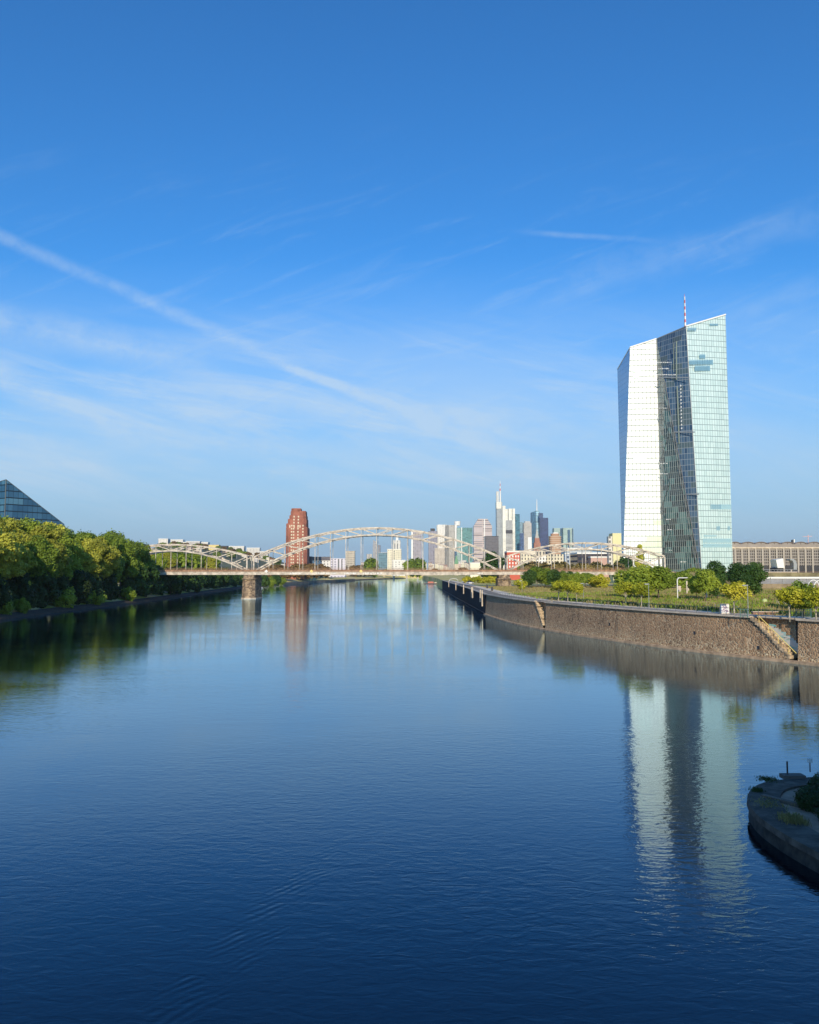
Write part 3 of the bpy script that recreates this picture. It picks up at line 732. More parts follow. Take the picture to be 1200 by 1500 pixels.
# ---------------------------------------------------------------- twin glass skyscraper
def tower_glass(name, base, base2, line, gloss, bay=1.9, floor=4.05, lw=.10, lh=.09, patch=None, rough=.25, metal=.5, vline=None, seed=0., thresh=.66):
    m = bpy.data.materials.new(name); m.use_nodes = True; t = NT(m.node_tree); b = t.n['Principled BSDF']
    u, v = t.sep(t.coord('UV'))[:2]
    cu, cv = t.m('DIVIDE', u, bay), t.m('DIVIDE', v, floor); iu, iv = t.m('FLOOR', cu), t.m('FLOOR', cv)
    lu = t.m('LESS_THAN', t.m('FRACT', cu), lw); lv = t.m('LESS_THAN', t.m('FRACT', cv), lh)
    wn = t.new('ShaderNodeTexWhiteNoise', noise_dimensions='2D'); t.put(wn.inputs[0], t.comb(iu, iv))
    big = t.noise(t.comb(t.m('MULTIPLY', iu, .14), t.m('MULTIPLY', iv, .55), seed), 1., 2, .5)
    c = t.mix(wn.outputs[0], base, base2)
    if patch: c = t.mix(t.m('GREATER_THAN', t.m('ADD', big, t.m('MULTIPLY', wn.outputs[0], .04)), thresh), c, patch)
    c = t.mix(lv, c, line); c = t.mix(lu, c, vline or line)
    t.put(b.inputs['Base Color'], c); b.inputs['Metallic'].default_value = metal; b.inputs['Roughness'].default_value = rough
    # every pane sits a hair out of true, so the mirrored sky breaks up from pane to pane
    nm = t.new('ShaderNodeVectorMath', operation='ADD'); g_ = t.new('ShaderNodeNewGeometry').outputs['Normal']
    sc_ = t.new('ShaderNodeVectorMath', operation='SCALE'); sb = t.new('ShaderNodeVectorMath', operation='SUBTRACT')
    t.l.new(wn.outputs['Color'], sb.inputs[0]); sb.inputs[1].default_value = (.5, .5, .5); t.l.new(sb.outputs[0], sc_.inputs[0]); sc_.inputs['Scale'].default_value = gloss
    t.l.new(g_, nm.inputs[0]); t.l.new(sc_.outputs[0], nm.inputs[1]); nz = t.new('ShaderNodeVectorMath', operation='NORMALIZE'); t.l.new(nm.outputs[0], nz.inputs[0]); t.l.new(nz.outputs[0], b.inputs['Normal'])
    return m
yA, yB, yC, yD = 592, 590, 566, 572
A0, B0, C0, D0 = P(912, 836, yA), P(970.5, 836, yB), P(1028.5, 836, yC), P(1074, 836, yD)
for q in (A0, B0, C0, D0): q.z = GZ
A1, B1, C1, D1 = P(923, 509, yA + 2), P(961.5, 496.5, yB + 2), P(1005, 478, yC + 3), P(1063, 461, yD + 3)
K = P(904.5, 541, 622); F0 = Vector((X(926, 655), 655, GZ)); E0 = Vector((X(1068, 640), 640, GZ)); E1 = P(1048, 500, 645); F1 = P(930, 540, 660)
GM = P(973.5, 556, 578) ; GM.y -= 0
gt = thing('glass_skyscraper', 'very tall twisted glass skyscraper with two bright facades and a dark glazed cleft', 'skyscraper', (B0.x, B0.y, GZ))
TL = tower_glass('glass_left', (.78, .83, .79), (.90, .94, .90), (.20, .22, .20), .006, bay=2.8, lw=.10, lh=.12, patch=None, rough=.58, metal=.10, seed=3., thresh=.70)
TR = tower_glass('glass_right', (.56, .70, .65), (.67, .80, .74), (.18, .25, .25), .006, patch=None, rough=.38, metal=.25, seed=8.5, thresh=.69)
TML = tower_glass('glass_cleft_green', (.03, .075, .08), (.13, .22, .21), (.20, .23, .22), .02, bay=1.55, lw=.20, lh=.06, patch=(.035, .05, .055), rough=.08, metal=.0, vline=(.36, .40, .38), seed=1., thresh=.52)
TMR = tower_glass('glass_cleft_blue', (.02, .05, .10), (.07, .12, .18), (.24, .27, .30), .02, bay=1.9, lw=.13, lh=.07, patch=(.06, .09, .10), rough=.07, metal=.0, vline=(.20, .23, .26), seed=2., thresh=.56)
TS = tower_glass('glass_side', (.30, .42, .55), (.34, .46, .58), (.22, .3, .38), .004, rough=.12, metal=.6)
def face(name, pts, m): return MB().poly(pts).build(name, m, gt)
face('left_facade', [A0, B0, B1, A1], TL)
face('right_facade', [C0, D0, D1, C1], TR)
face('cleft_glazing', [B0, C0, GM, B1], TML)
face('cleft_glazing', [C0, C1, B1, GM], TMR)
face('side_facade', [A0, A1, K], TS); face('side_facade', [A0, K, F0], TS); face('side_facade', [F0, K, F1], TS)
face('side_facade', [D0, E0, E1, D1], TS); face('side_facade', [E0, F0, F1, E1], TS)
q = MB(); q.poly([A1, B1, F1]); q.poly([A1, F1, K]); q.poly([B1, C1, E1, F1]); q.poly([C1, D1, E1]); q.build('roof', M['metal_grey'], gt)
ed = MB()
for a, b_ in ((A1, B1), (C1, D1)): ed.bar(a + Vector((0, -.4, .1)), b_ + Vector((0, -.4, .1)), .7, .9)
ed.bar(A1 + Vector((0, -.3, 0)), K, .5, .5); ed.build('roof_edge', M['white'], gt)
fr = MB()
for a, b_ in ((B0, B1), (C0, C1)): fr.bar(a + Vector((0, -.25, 0)), b_ + Vector((0, -.25, 0)), .35, .35)
fr.bar(B1 + Vector((0, -.3, 0)), C1 + Vector((0, -.3, 0)), .4, .5)
fr.build('fold_frame', M['metal_grey'], gt)
fr = MB(); fr.bar(GM + Vector((-.2, -.3, 0)), C0 + Vector((-.2, -.3, 0)), .3, .3)
fr.bar(GM + Vector((-1.5, -.3, 0)), C0 + Vector((-2.0, -.3, 0)), .2, .2)
fr.build('fold_strut', mat('strut', (.16, .15, .15), .6), gt)
# panes tilted open or with drawn blinds (lime ones imitate mirrored greenery), each a real sheet just proud of its facade
def onF(tri, px, py, dy=-.12):
    n = (tri[1] - tri[0]).cross(tri[2] - tri[0]); o = Vector((0, 0, HC)); d = P(px, py, 100) - o
    return o + d * ((tri[0] - o).dot(n) / d.dot(n)) + Vector((0, dy, 0))
def panes(name, tri, rows, m, wpx, gap):
    for (a, b_, y0, y1) in rows:
        x = a; q = MB()
        while x < b_ - .5:
            q.poly([onF(tri, x, y1), onF(tri, x + wpx - gap, y1), onF(tri, x + wpx - gap, y0), onF(tri, x, y0)]); x += wpx
        q.build(name, m, gt)
pb = mat('pane_blue', (.26, .46, .54), .3, metal=.3); pg_ = mat('pane_green', (.52, .78, .68), .4, metal=.1); pl_ = mat('pane_reflection', (.66, .76, .55), .45)
R3 = (C0, D0, D1); L3 = (A0, B0, B1)
panes('blue_pane', R3, [(1025, 1034, 519, 525), (1010, 1044, 527, 534), (1018, 1040, 535.5, 543), (1041, 1056, 739, 746), (1050, 1055, 771, 777), (1066, 1070, 771, 777), (1040, 1052, 474, 477), (1008, 1020, 480, 484)], pb, 1.75, .45)
panes('pale_blue_pane', R3, [(1056, 1072, 739, 746), (1031, 1050, 784, 786), (1030, 1072, 789, 795), (1030, 1072, 796.5, 802)], mat('pane_pale', (.40, .62, .66), .3, metal=.3), 1.75, .35)
panes('green_pane', L3, [(928, 936, 538, 545), (928, 936, 547, 554), (945, 949, 601, 606), (955, 961, 638, 645), (928, 945, 669, 676)], pg_, 2.7, .5)
panes('reflection_pane', L3, [(948, 968, 786, 793), (940, 968, 794.5, 801), (944, 968, 802.5, 809), (958, 967, 762, 769), (952, 967, 810.5, 817)], pl_, 2.7, .3)  # reflected greenery painted in as lime-coloured panes
# structure showing through the cleft glass: bright floor edges, core and diagonal braces, built as real members
def onM(px, py, dy=-.35):
    # a point on the cleft glass seen in that column: intersect sight line with the two planes, keep the nearer
    best = None
    for tri in ((B0, C0, GM), (C0, C1, B1)):
        n = (tri[1] - tri[0]).cross(tri[2] - tri[0]); p1 = P(px, py, 100); o = Vector((0, 0, HC)); d = p1 - o
        k = (tri[0] - o).dot(n) / d.dot(n); c = o + d * k
        if best is None or c.y < best.y: best = c
    return best + Vector((0, dy, 0))
rr = random.Random(8)
br_ = MB()
for i in range(6):
    y0 = 600 + i * 36
    a, b_ = (968 + i * .3, 980 + i * .4)
    if i % 2: a, b_ = b_, a
    br_.bar(onM(a, y0), onM(b_, y0 + 36), .25, .3)
br_.build('diagonal_brace', M['rail_dark'], gt)
sl_ = MB()
for (a, b_, y) in ((963, 984, 531), (963, 990, 549), (964, 980, 540), (965, 977, 598), (967, 979, 679), (967, 978, 694), (976, 983, 761), (978, 984, 776), (997, 1005, 823), (980, 984, 806)):
    x = a
    while x < b_:
        w_ = rr.uniform(.8, 2.6); sl_.bar(onM(x, y), onM(min(x + w_, b_), y), .1, rr.uniform(.35, .9)); x += w_ + rr.uniform(.4, 1.6)
for i in range(13): sl_.bar(onM(996.4 + i * .12, 565 + i * 5.2), onM(997.9 + i * .12, 565 + i * 5.2), .1, 1.1)
sl_.build('bright_floor_edge', M['white'], gt)
co = MB(); co.bar(onM(987, 503, -.3), onM(987, 545, -.3), .5, .1, (0, 1, 0)); co.bar(onM(991, 500, -.3), onM(991, 556, -.3), .9, .1, (0, 1, 0)); co.bar(onM(992, 566, -.3), onM(995, 650, -.3), .9, .1, (0, 1, 0)); co.build('lift_core', mat('core', (.13, .17, .14), .5), gt)
hb = MB()
for (x0, x1, y) in ((966, 1010, 553), (988, 1018, 633), (1006, 1024, 724)): hb.bar(onM(x0, y), onM(x1, y), .15, .8)
hb.build('plant_floor_band', M['metal_grey'], gt)
mr = MB(); mb_ = P(1004, 480, 575)
RD = mat('mast_red', (.62, .16, .14), .6)
for i in range(10):
    z0 = mb_.z - 1 + i * 2.35
    (MB().box(mb_.x - .5 + i * .03, mb_.x + .5 - i * .03, mb_.y - .7, mb_.y + .7, z0, z0 + 2.35)).build('mast_section', RD if i % 2 == 0 else M['white'], gt)
MB().tube((mb_.x, mb_.y, mb_.z + 22), (mb_.x, mb_.y, mb_.z + 24.8), .2, .1, 6).build('mast_tip', RD, gt)

# ---------------------------------------------------------------- generic buildings
def block(name, label, cat, p0, p1, ptop, Y, dep, m, group=None, zb=None, parts=(), roofm=None, chamfer=None):
    x0, x1, zt = X(p0, Y), X(p1, Y), Z(ptop, Y); zb = GZ if zb is None else zb
    t = thing(name, label, cat, ((x0 + x1) / 2, Y, zb), group)
    if chamfer:
        MB().poly([(x0, Y, zb), (x1, Y, zb), (x1, Y, zt - chamfer[1]), (x1 - chamfer[0], Y, zt), (x0 + chamfer[0], Y, zt), (x0, Y, zt - chamfer[1])]).poly([(x1, Y, zb), (x1, Y + dep, zb), (x1, Y + dep, zt - chamfer[1]), (x1, Y, zt - chamfer[1])]).poly([(x0, Y + dep, zb), (x0, Y, zb), (x0, Y, zt - chamfer[1]), (x0, Y + dep, zt - chamfer[1])]).poly([(x0, Y, zt - chamfer[1]), (x0 + chamfer[0], Y, zt), (x0 + chamfer[0], Y + dep, zt), (x0, Y + dep, zt - chamfer[1])]).poly([(x1 - chamfer[0], Y, zt), (x1, Y, zt - chamfer[1]), (x1, Y + dep, zt - chamfer[1]), (x1 - chamfer[0], Y + dep, zt)]).poly([(x0 + chamfer[0], Y, zt), (x1 - chamfer[0], Y, zt), (x1 - chamfer[0], Y + dep, zt), (x0 + chamfer[0], Y + dep, zt)]).build('wall', m, t)
    else: MB().box(x0, x1, Y, Y + dep, zb, zt).build('wall', m, t)
    h = (x1 - x0) * .04
    if roofm and not chamfer: MB().box(x0 - h * .3, x1 + h * .3, Y - h * .3, Y + dep, zt + .01, zt + max(1., h)).build('roof', roofm, t)
    for (nm, a, b_, pt, pb, pm, dy) in parts:
        MB().box(X(a, Y), X(b_, Y), Y + dy, Y + dep * .6 if dy >= 0 else Y + 2, Z(pb, Y), Z(pt, Y)).build(nm, pm, t)
    return t
F = facade
# south-bank red brick tower with stepped top
Yr = 985
red = mat('red_brick', (.33, .12, .075), .85, vary=.25, vscale=.12)
rt = thing('red_brick_tower', 'red brick high-rise with stepped top and cream windows on the left bank', 'tower', (X(433.5, Yr), Yr, 4))
tiers = [(417.8, 449.4, 773), (417.8, 447.6, 767.3), (420, 447.6, 760.5), (422, 446.8, 755), (423.5, 446, 748.8), (424.2, 438.6, 744.8)]
zb = 4
for i, (a, b_, t_) in enumerate(tiers):
    x0, x1, zt = X(a, Yr), X(b_, Yr), Z(t_, Yr); ins = i * 1.2; c = 3.2
    MB().prism([(x0 + c, Yr + ins - (0 if i < 5 else 0)), (x1 - c, Yr + ins), (x1, Yr + ins + c), (x1, Yr + 26 - ins), (x0, Yr + 26 - ins), (x0, Yr + ins + c)], zb, zt).build('tier', red, rt); zb = zt
    MB().box(x0 + .5, x1 - .5, Yr + ins + c - .2, Yr + 25 - ins, zt, zt + .9).build('parapet', red, rt)
crm = mat('window_cream', (.62, .52, .36), .5)
zs = 12; r_ = 0
while zs < Z(757, Yr):
    yf = Yr + (0 if zs < Z(773, Yr) else (1.2 if zs < Z(767.3, Yr) else (2.4 if zs < Z(760.5, Yr) else 3.6))) - .12
    for px in ((426.6, 429.6, 436, 443.2) if zs < Z(770, Yr) else (429.6, 436)):
        MB().box(X(px - 1, Yr), X(px + 1, Yr), yf - .1, yf + .3, zs, zs + 1.9).build('window', crm, rt)
    zs += 3.7
for px in (423.8, 430.2, 435.8, 438.8): MB().box(X(px - .8, Yr), X(px + .8, Yr), Yr + 1.2 - .35, Yr + 1.6, Z(773, Yr), Z(769, Yr)).build('tall_window', crm, rt)
for px in (431, 436): MB().box(X(px - .9, Yr), X(px + .9, Yr), Yr + 3.3, Yr + 3.7, Z(766, Yr), Z(761.5, Yr)).build('tall_window', crm, rt)

# sloping dark glass building beyond the left bank trees
Yg = 450
gb = thing('sloping_glass_building', 'dark blue glass building with a steep slanting roofline behind the left bank trees', 'office building', (X(0, Yg), Yg, 5))
gm = tower_glass('blue_glazing', (.035, .10, .17), (.07, .17, .26), (.012, .025, .04), .02, bay=2.6, floor=3.7, lw=.06, lh=.16, patch=(.10, .22, .30), rough=.12, metal=.45, seed=4., thresh=.58)
ap, lf_, rt_ = P(9, 702.5, Yg), P(-75, 728, Yg + 25), P(94, 768, Yg + 22)
xb = [Vector((p.x, p.y, 5)) for p in (lf_, ap, rt_)]
bk_ = [Vector((p.x + 2 - (8 if i == 2 else 0), p.y + 28, p.z * .8)) for i, p in enumerate((lf_, ap, rt_))]; bb_ = [Vector((p.x, p.y, 5)) for p in bk_]
rb = Vector((X(137, Yg + 22), Yg + 22, 5))
MB().poly([xb[0], xb[1], ap, lf_]).build('left_glazing', gm, gb)
MB().poly([xb[1], rb, rt_, ap]).build('right_glazing', gm, gb)
MB().poly([rb, rb + Vector((2, 28, 0)), bk_[2], rt_]).poly([rb + Vector((2, 28, 0)), bb_[0], bk_[0], bk_[1], bk_[2]]).poly([bb_[0], xb[0], lf_, bk_[0]]).build('rear_wall', gm, gb)
MB().poly([lf_, ap, bk_[1], bk_[0]]).poly([ap, rt_, bk_[2], bk_[1]]).build('roof', M['metal_grey'], gb)
MB().bar(ap, rt_, .3, .3).bar(lf_, ap, .3, .3).bar(xb[1], ap, .4, .4).build('edge_trim', M['rail_dark'], gb)

# ---- the skyline
g1 = F('f_mauve', (.40, .36, .38), (.20, .20, .24), 5, 4, .6, .5)
block('office_tower', 'mauve-grey slab tower with a white left edge behind the arch', 'tower', 603, 618, 777, 2350, 30, g1, parts=[('white_edge', 602.6, 605, 777, 832, M['white'], -.5)])
block('office_tower', 'grey-violet tower with a small black box on its roof', 'tower', 628, 641, 778, 2500, 30, F('f_violet', (.34, .32, .36), (.16, .16, .22), 5, 4, .55, .6), parts=[('roof_box', 631, 637.5, 774, 778.5, M['dark'], 4)])
block('office_block', 'low beige block in front of the tall white tower', 'office building', 637, 652, 803, 2250, 25, F('f_beige', (.55, .48, .40), (.30, .26, .22), 4, 3.6, .5, .45))
block('office_tower', 'tall white tower with a pale grey left edge beside the round-capped tower', 'tower', 642, 655, 768.5, 2600, 30, F('f_white', (.78, .75, .68), (.55, .52, .48), 9, 4, .35, .4), parts=[('grey_edge', 640, 642.2, 769, 830, M['metal_grey'], 1)])
t = block('office_tower', 'grey tower with a round cap on its roof and one white stripe', 'tower', 653, 670, 769, 2500, 32, F('f_grey', (.46, .43, .38), (.28, .28, .27), 4.5, 3.8, .55, .5), parts=[('white_stripe', 667, 669.2, 768.5, 832, M['white'], -.6), ('dark_side', 653, 658, 770, 832, F('f_grey2', (.27, .26, .24), (.15, .15, .15), 4, 3.8, .5, .5), -.4)])
q = P(670.5, 769, 2510); MB().tube((q.x, q.y + 14, q.z - 1), (q.x, q.y + 14, q.z + 12), 9, 10, 14).build('round_cap', M['white'], t)
block('office_tower', 'sea-green glass tower with a thin white vertical stripe', 'tower', 670, 692.5, 773, 2300, 30, F('f_green', (.16, .30, .28), (.09, .22, .22), 3.5, 3.8, .75, .6, wvar=.6), parts=[('white_stripe', 676, 677.2, 772.5, 832, M['white'], -.6), ('pale_side', 669.6, 675, 774, 832, F('f_green2', (.34, .44, .40), (.18, .30, .29), 3.5, 3.8, .6, .5), -.4)])
block('office_tower', 'pinkish tower with sloping shoulders and horizontal stripes', 'tower', 694.5, 721.5, 760, 2700, 40, F('f_pink', (.56, .46, .42), (.36, .32, .33), 40, 7, .96, .55), chamfer=(15, 24), parts=[('white_rib', 709.6, 711, 760.5, 832, M['white'], -.8)])
block('office_block', 'dark grey slab with a black parapet before the pinkish tower', 'office building', 711.5, 731, 786, 2200, 30, F('f_dkgrey', (.17, .155, .16), (.08, .08, .09), 3.2, 4, .55, .6), roofm=M['dark'])
# tallest tower with the mast
Yc = 2850
ct = thing('white_skyscraper', 'tallest white tower of the skyline with antenna mast and grey recessed storeys', 'skyscraper', (X(742, Yc), Yc, GZ))
wh = F('f_cream', (.80, .78, .68), (.66, .64, .56), 8, 4, .3, .3); gy = F('f_ctgrey', (.42, .42, .40), (.27, .28, .29), 3.5, 4, .6, .5)
def cb(nm, a, b_, t_, m, dy=0, bt_=838, dep=30): MB().box(X(a, Yc), X(b_, Yc), Yc + dy, Yc + dy + dep, GZ if bt_ == 838 else Z(bt_, Yc), Z(t_, Yc)).build(nm, m, ct)
cb('left_shaft', 728.5, 737, 735, F('f_ctside', (.40, .42, .42), (.22, .25, .27), 4, 4, .6, .6), 6); cb('left_crown', 728.3, 735.5, 735, wh, 4, 745)
cb('corner_shaft', 737, 741.3, 741, wh, -4); cb('right_shaft', 751.6, 755.2, 745, wh, -2); cb('upper_block', 741.3, 745, 745.5, wh, 3, 762); cb('upper_block', 746, 751, 745, wh, 3, 762)
cb('grey_storeys', 741.3, 751.6, 762, gy, 1); cb('sky_garden', 741.6, 751.4, 776.5, M['dark'], .5, 781.5, 8); cb('sky_garden', 741.6, 751.4, 797, M['metal_grey'], .5, 801, 8)
cb('mast_base', 728.5, 732.2, 719.5, M['metal_grey'], 8, 735, 12)
for i, (pa, pb) in enumerate(((719.5, 715.5), (715.5, 712), (712, 708.5), (708.5, 704))):
    q = P(732.8, pa, Yc + 10); q2 = P(732.8, pb, Yc + 10); MB().tube(q, q2, 2.2 - i * .4, 1.8 - i * .4, 6).build('mast_section', M['white'] if i % 2 else RD, ct)
q = P(733, 735, Yc + 10); q2 = P(733, 719, Yc + 10); MB().tube(q, q2, 3., 2.4, 6).build('mast_foot', M['white'], ct)
block('office_tower', 'teal glass tower touching the right side of the tallest white tower', 'tower', 755.2, 762.3, 753, 2900, 30, F('f_teal', (.08, .19, .24), (.05, .15, .21), 4, 4, .8, .7, wvar=.7))
block('office_tower', 'slim pale-blue glass tower between the teal tower and the stone one', 'tower', 762.3, 768.2, 765, 2950, 30, F('f_pblue', (.28, .38, .42), (.14, .25, .33), 4, 4, .8, .6))
block('office_tower', 'low deep-blue glass block in front of the slim pale-blue tower', 'tower', 763, 768, 781, 2500, 20, F('f_blue', (.08, .12, .22), (.06, .10, .20), 4, 4, .8, .6))
block('office_tower', 'grey-beige stone tower with a notched top', 'tower', 768.2, 779.5, 766, 2700, 30, F('f_stone', (.50, .46, .41), (.27, .27, .27), 4, 4, .5, .5), parts=[('top_storeys', 770, 778, 763.5, 766.3, F('f_stone2', (.52, .49, .45), (.3, .3, .3), 4, 3, .5, .5), 3), ('pale_lower_front', 774, 779.5, 787, 812, M['white'], -.8)])
Ym = 2950
mt = thing('round_glass_tower', 'blue glass tower with a round pale shaft and white antenna', 'tower', (X(787, Ym), Ym, GZ))
MB().box(X(780, Ym), X(792, Ym), Ym, Ym + 30, GZ, Z(750.5, Ym)).build('wall', F('f_mt', (.07, .15, .24), (.05, .13, .22), 4, 4, .8, .7), mt)
MB().poly([(X(780, Ym), Ym, Z(750.5, Ym)), (X(786.5, Ym), Ym, Z(750.5, Ym)), (X(786.5, Ym), Ym, Z(748.2, Ym))]).build('raked_top', F('f_mt2', (.1, .2, .3), (.05, .13, .22), 4, 4, .8, .7), mt)
q = P(787.4, 748, Ym - 2); MB().tube((q.x, q.y, GZ), q, 7, 7, 16).build('round_shaft', F('f_mts', (.38, .55, .62), (.28, .46, .56), 5, 4, .8, .6), mt)
MB().tube(P(786.6, 748, Ym), P(786.6, 731.5, Ym), 2.2, .9, 8).build('antenna', M['white'], mt)
block('office_tower', 'navy glass tower stepping down to the right beside the round glass tower', 'tower', 792, 804.2, 758.5, 2900, 30, F('f_navy', (.07, .085, .16), (.05, .07, .15), 4, 4, .7, .6), parts=[('raised_step', 791, 797, 751.3, 759, F('f_navy2', (.08, .11, .19), (.06, .09, .18), 4, 4, .7, .6), 3)])
# cathedral spire
Yd = 2100
dm = thing('cathedral', 'reddish stone cathedral tower with a slender openwork spire', 'church', (X(788, Yd), Yd, GZ)); rs = mat('red_sandstone', (.36, .17, .12), .9, vary=.2, vscale=.1)
MB().box(X(783, Yd), X(792.5, Yd), Yd, Yd + 14, GZ, Z(795, Yd)).build('tower_shaft', rs, dm)
MB().prism([(X(784, Yd), Yd), (X(791.5, Yd), Yd), (X(791.5, Yd), Yd + 13), (X(784, Yd), Yd + 13)], Z(795, Yd), Z(788, Yd), .15).build('upper_stage', rs, dm)
MB().prism([(X(785, Yd), Yd + 2), (X(790.5, Yd), Yd + 2), (X(790.5, Yd), Yd + 11), (X(785, Yd), Yd + 11)], Z(788, Yd), Z(774, Yd), .93).build('spire', mat('spire_grey', (.42, .42, .38), .8), dm)
MB().prism([(X(779, Yd), Yd + 3), (X(800, Yd), Yd + 3), (X(800, Yd), Yd + 20), (X(779, Yd), Yd + 20)], GZ, Z(812, Yd)).build('nave', rs, dm)
MB().poly([(X(779, Yd), Yd + 2, Z(812, Yd)), (X(800, Yd), Yd + 2, Z(812, Yd)), (X(799, Yd), Yd + 11, Z(803, Yd)), (X(780, Yd), Yd + 11, Z(803, Yd))]).build('nave_roof', mat('slate', (.12, .12, .14), .8), dm)
# banded brown rounded block
Yb = 1350
bbk = thing('rounded_brick_block', 'terracotta-banded apartment block with rounded corners right of the spire', 'apartment building', (X(815, Yb), Yb, GZ))
def rounded(x0, x1, y0, y1, r):
    out = []
    for cx, cy, a0 in ((x1 - r, y0 + r, -90), (x1 - r, y1 - r, 0), (x0 + r, y1 - r, 90), (x0 + r, y0 + r, 180)):
        for k in range(5): a = R(a0 + k * 22.5); out.append((cx + r * math.cos(a), cy + r * math.sin(a)))
    return out
tc = mat('terracotta', (.42, .25, .16), .85); cb2 = mat('cream_band', (.55, .42, .30), .85)
z = GZ; k = 0
while z < Z(786, Yb):
    MB().prism(rounded(X(806.5, Yb), X(823.5, Yb), Yb, Yb + 18, 5), z, z + 2.1).build('brick_band', tc, bbk)
    MB().prism(rounded(X(806, Yb), X(824, Yb), Yb - .5, Yb + 18.5, 5), z + 2.1, z + 3.3).build('cream_band', cb2, bbk); z += 3.3
MB().prism(rounded(X(809, Yb), X(821, Yb), Yb + 2, Yb + 15, 4), z, z + 4.2).build('top_storey', tc, bbk); MB().box(X(812, Yb), X(819, Yb), Yb + 4, Yb + 11, z + 4.2, z + 6).build('roof_plant', M['white'], bbk)
# pale green twin towers
tg = F('f_tgreen', (.36, .46, .42), (.26, .36, .34), 4, 4, .5, .4); td = F('f_tdark', (.07, .13, .20), (.05, .10, .17), 4, 4, .7, .6)
block('office_tower', 'left pale-green tower with a dark glass right edge, of the pair right of the spire', 'tower', 812.5, 821.5, 773.5, 2700, 30, tg, parts=[('dark_glass_strip', 821.5, 825.5, 774, 838, td, 2)])
block('office_tower', 'right pale-green tower split by a dark glass band, of the pair right of the spire', 'tower', 826, 841, 773.3, 2680, 30, tg, parts=[('dark_glass_strip', 832.3, 836, 776, 838, td, -.8), ('dark_glass_strip', 839, 840.6, 774, 838, td, -.8)])
# mid-distance row
Yq = 700
rb_ = block('red_house', 'red-orange block with white windows just right of the middle bridge pier', 'apartment building', 743, 762, 809, Yq, 18, mat('red_render', (.55, .12, .07), .8), roofm=M['white'])
for r_ in range(4):
    for px in (747, 751.5, 756, 759.6): MB().box(X(px - 1, Yq), X(px + 1, Yq), Yq - .15, Yq + .3, Z(831.5 - r_ * 5, Yq), Z(828.5 - r_ * 5, Yq)).build('window', M['white'], rb_)
Yw = 760
cw = block('cream_apartment_block', 'long cream apartment block with a rooftop storey behind the right arch', 'apartment building', 762.5, 826, 812, Yw, 18, mat('cream_render', (.72, .66, .50), .85, vary=.1, vscale=.1), parts=[('roof_storey', 746, 800, 806.5, 812.2, mat('cream_render2', (.66, .60, .48), .85), 3), ('white_wing', 786, 800, 814, 838, M['white'], -1.6)])
for r_ in range(4):
    for c_ in range(14):
        px = 765.5 + c_ * 4.4
        if px > 824: continue
        MB().box(X(px - .9, Yw), X(px + .9, Yw), Yw - (1.75 if 785 < px < 801 else .15), Yw + .3, Z(830 - r_ * 5, Yw), Z(827 - r_ * 5, Yw)).build('window', mat('window_dark', (.13, .13, .13), .25) if not (r_ or c_) else bpy.data.materials['window_dark'], cw)
for px in (788, 792, 797): MB().box(X(px - .5, Yw), X(px + 2, Yw), Yw + 2.6, Yw + 3.2, Z(811.5, Yw), Z(808, Yw)).build('roof_window', bpy.data.materials['window_dark'], cw)
block('glass_pavilion', 'small bluish-white glass building between the cream block and the dark hall', 'office building', 828, 845, 811.5, 800, 20, F('f_pav', (.44, .50, .56), (.12, .16, .24), 4, 4, .6, .6), roofm=M['white'])
block('dark_hall', 'long dark low office building with a white roof edge behind the right arch', 'office building', 846.5, 905, 811.5, 640, 30, F('f_hall', (.055, .045, .055), (.035, .04, .06), 5, 4, .8, .6), roofm=M['white'])
block('pale_office_block', 'flat-roofed pale block seen between the pale-green towers and the right arch', 'office building', 829, 868, 804, 1100, 30, F('f_pale', (.50, .52, .52), (.32, .36, .40), 5, 4, .6, .5), roofm=M['white'])
tb = block('yellow_tower_block', 'yellow-cream high-rise with balconies half hidden by the glass skyscraper', 'apartment building', 898.5, 911.3, 781, 545, 10, mat('yellow_render', (.72, .66, .36), .85), parts=[('balcony_wing', 893, 898.4, 785.5, 836, F('f_balc', (.66, .62, .55), (.16, .15, .14), 2.6, 2.9, .5, .55), 1)])
for (p0, p1, pt, lb) in ((866, 892, 817, 'pink-roofed low shed right of the dark hall'),): block('shed', lb, 'shed', p0, p1, pt, 630, 12, mat('shed_pink', (.55, .36, .30), .8), roofm=M['white'])

# under the arch, left half of the skyline
Ye = 3300
et = block('slanted_tower', 'slender grey twin-shard tower with a raked top seen under the main arch', 'tower', 546, 552, 797, Ye, 25, F('f_sl', (.38, .38, .39), (.2, .22, .25), 5, 5, .6, .5))
MB().prism([(X(546.6, Ye), Ye), (X(552, Ye), Ye), (X(552, Ye), Ye + 20), (X(546.6, Ye), Ye + 20)], Z(797, Ye), [Z(791, Ye), Z(794, Ye), Z(794, Ye), Z(791, Ye)]).build('raked_top', F('f_sl2', (.40, .40, .41), (.2, .22, .25), 5, 5, .6, .5), et)
MB().box(X(553, Ye), X(557.4, Ye), Ye, Ye + 20, GZ, Z(798.5, Ye)).build('right_shard', F('f_sl3', (.24, .25, .29), (.12, .14, .18), 5, 5, .6, .5), et)
block('glass_block', 'blue-green glass block beneath the twin-shard tower', 'office building', 554, 567, 810, 1900, 20, F('f_gb', (.18, .28, .32), (.08, .17, .22), 4, 4, .7, .6), roofm=M['metal_grey'])
block('apartment_block', 'pale narrow striped block left of the twin-shard tower', 'apartment building', 537, 544.5, 811.5, 1900, 16, F('f_ab', (.58, .55, .50), (.26, .25, .25), 3, 30, .45, .95))
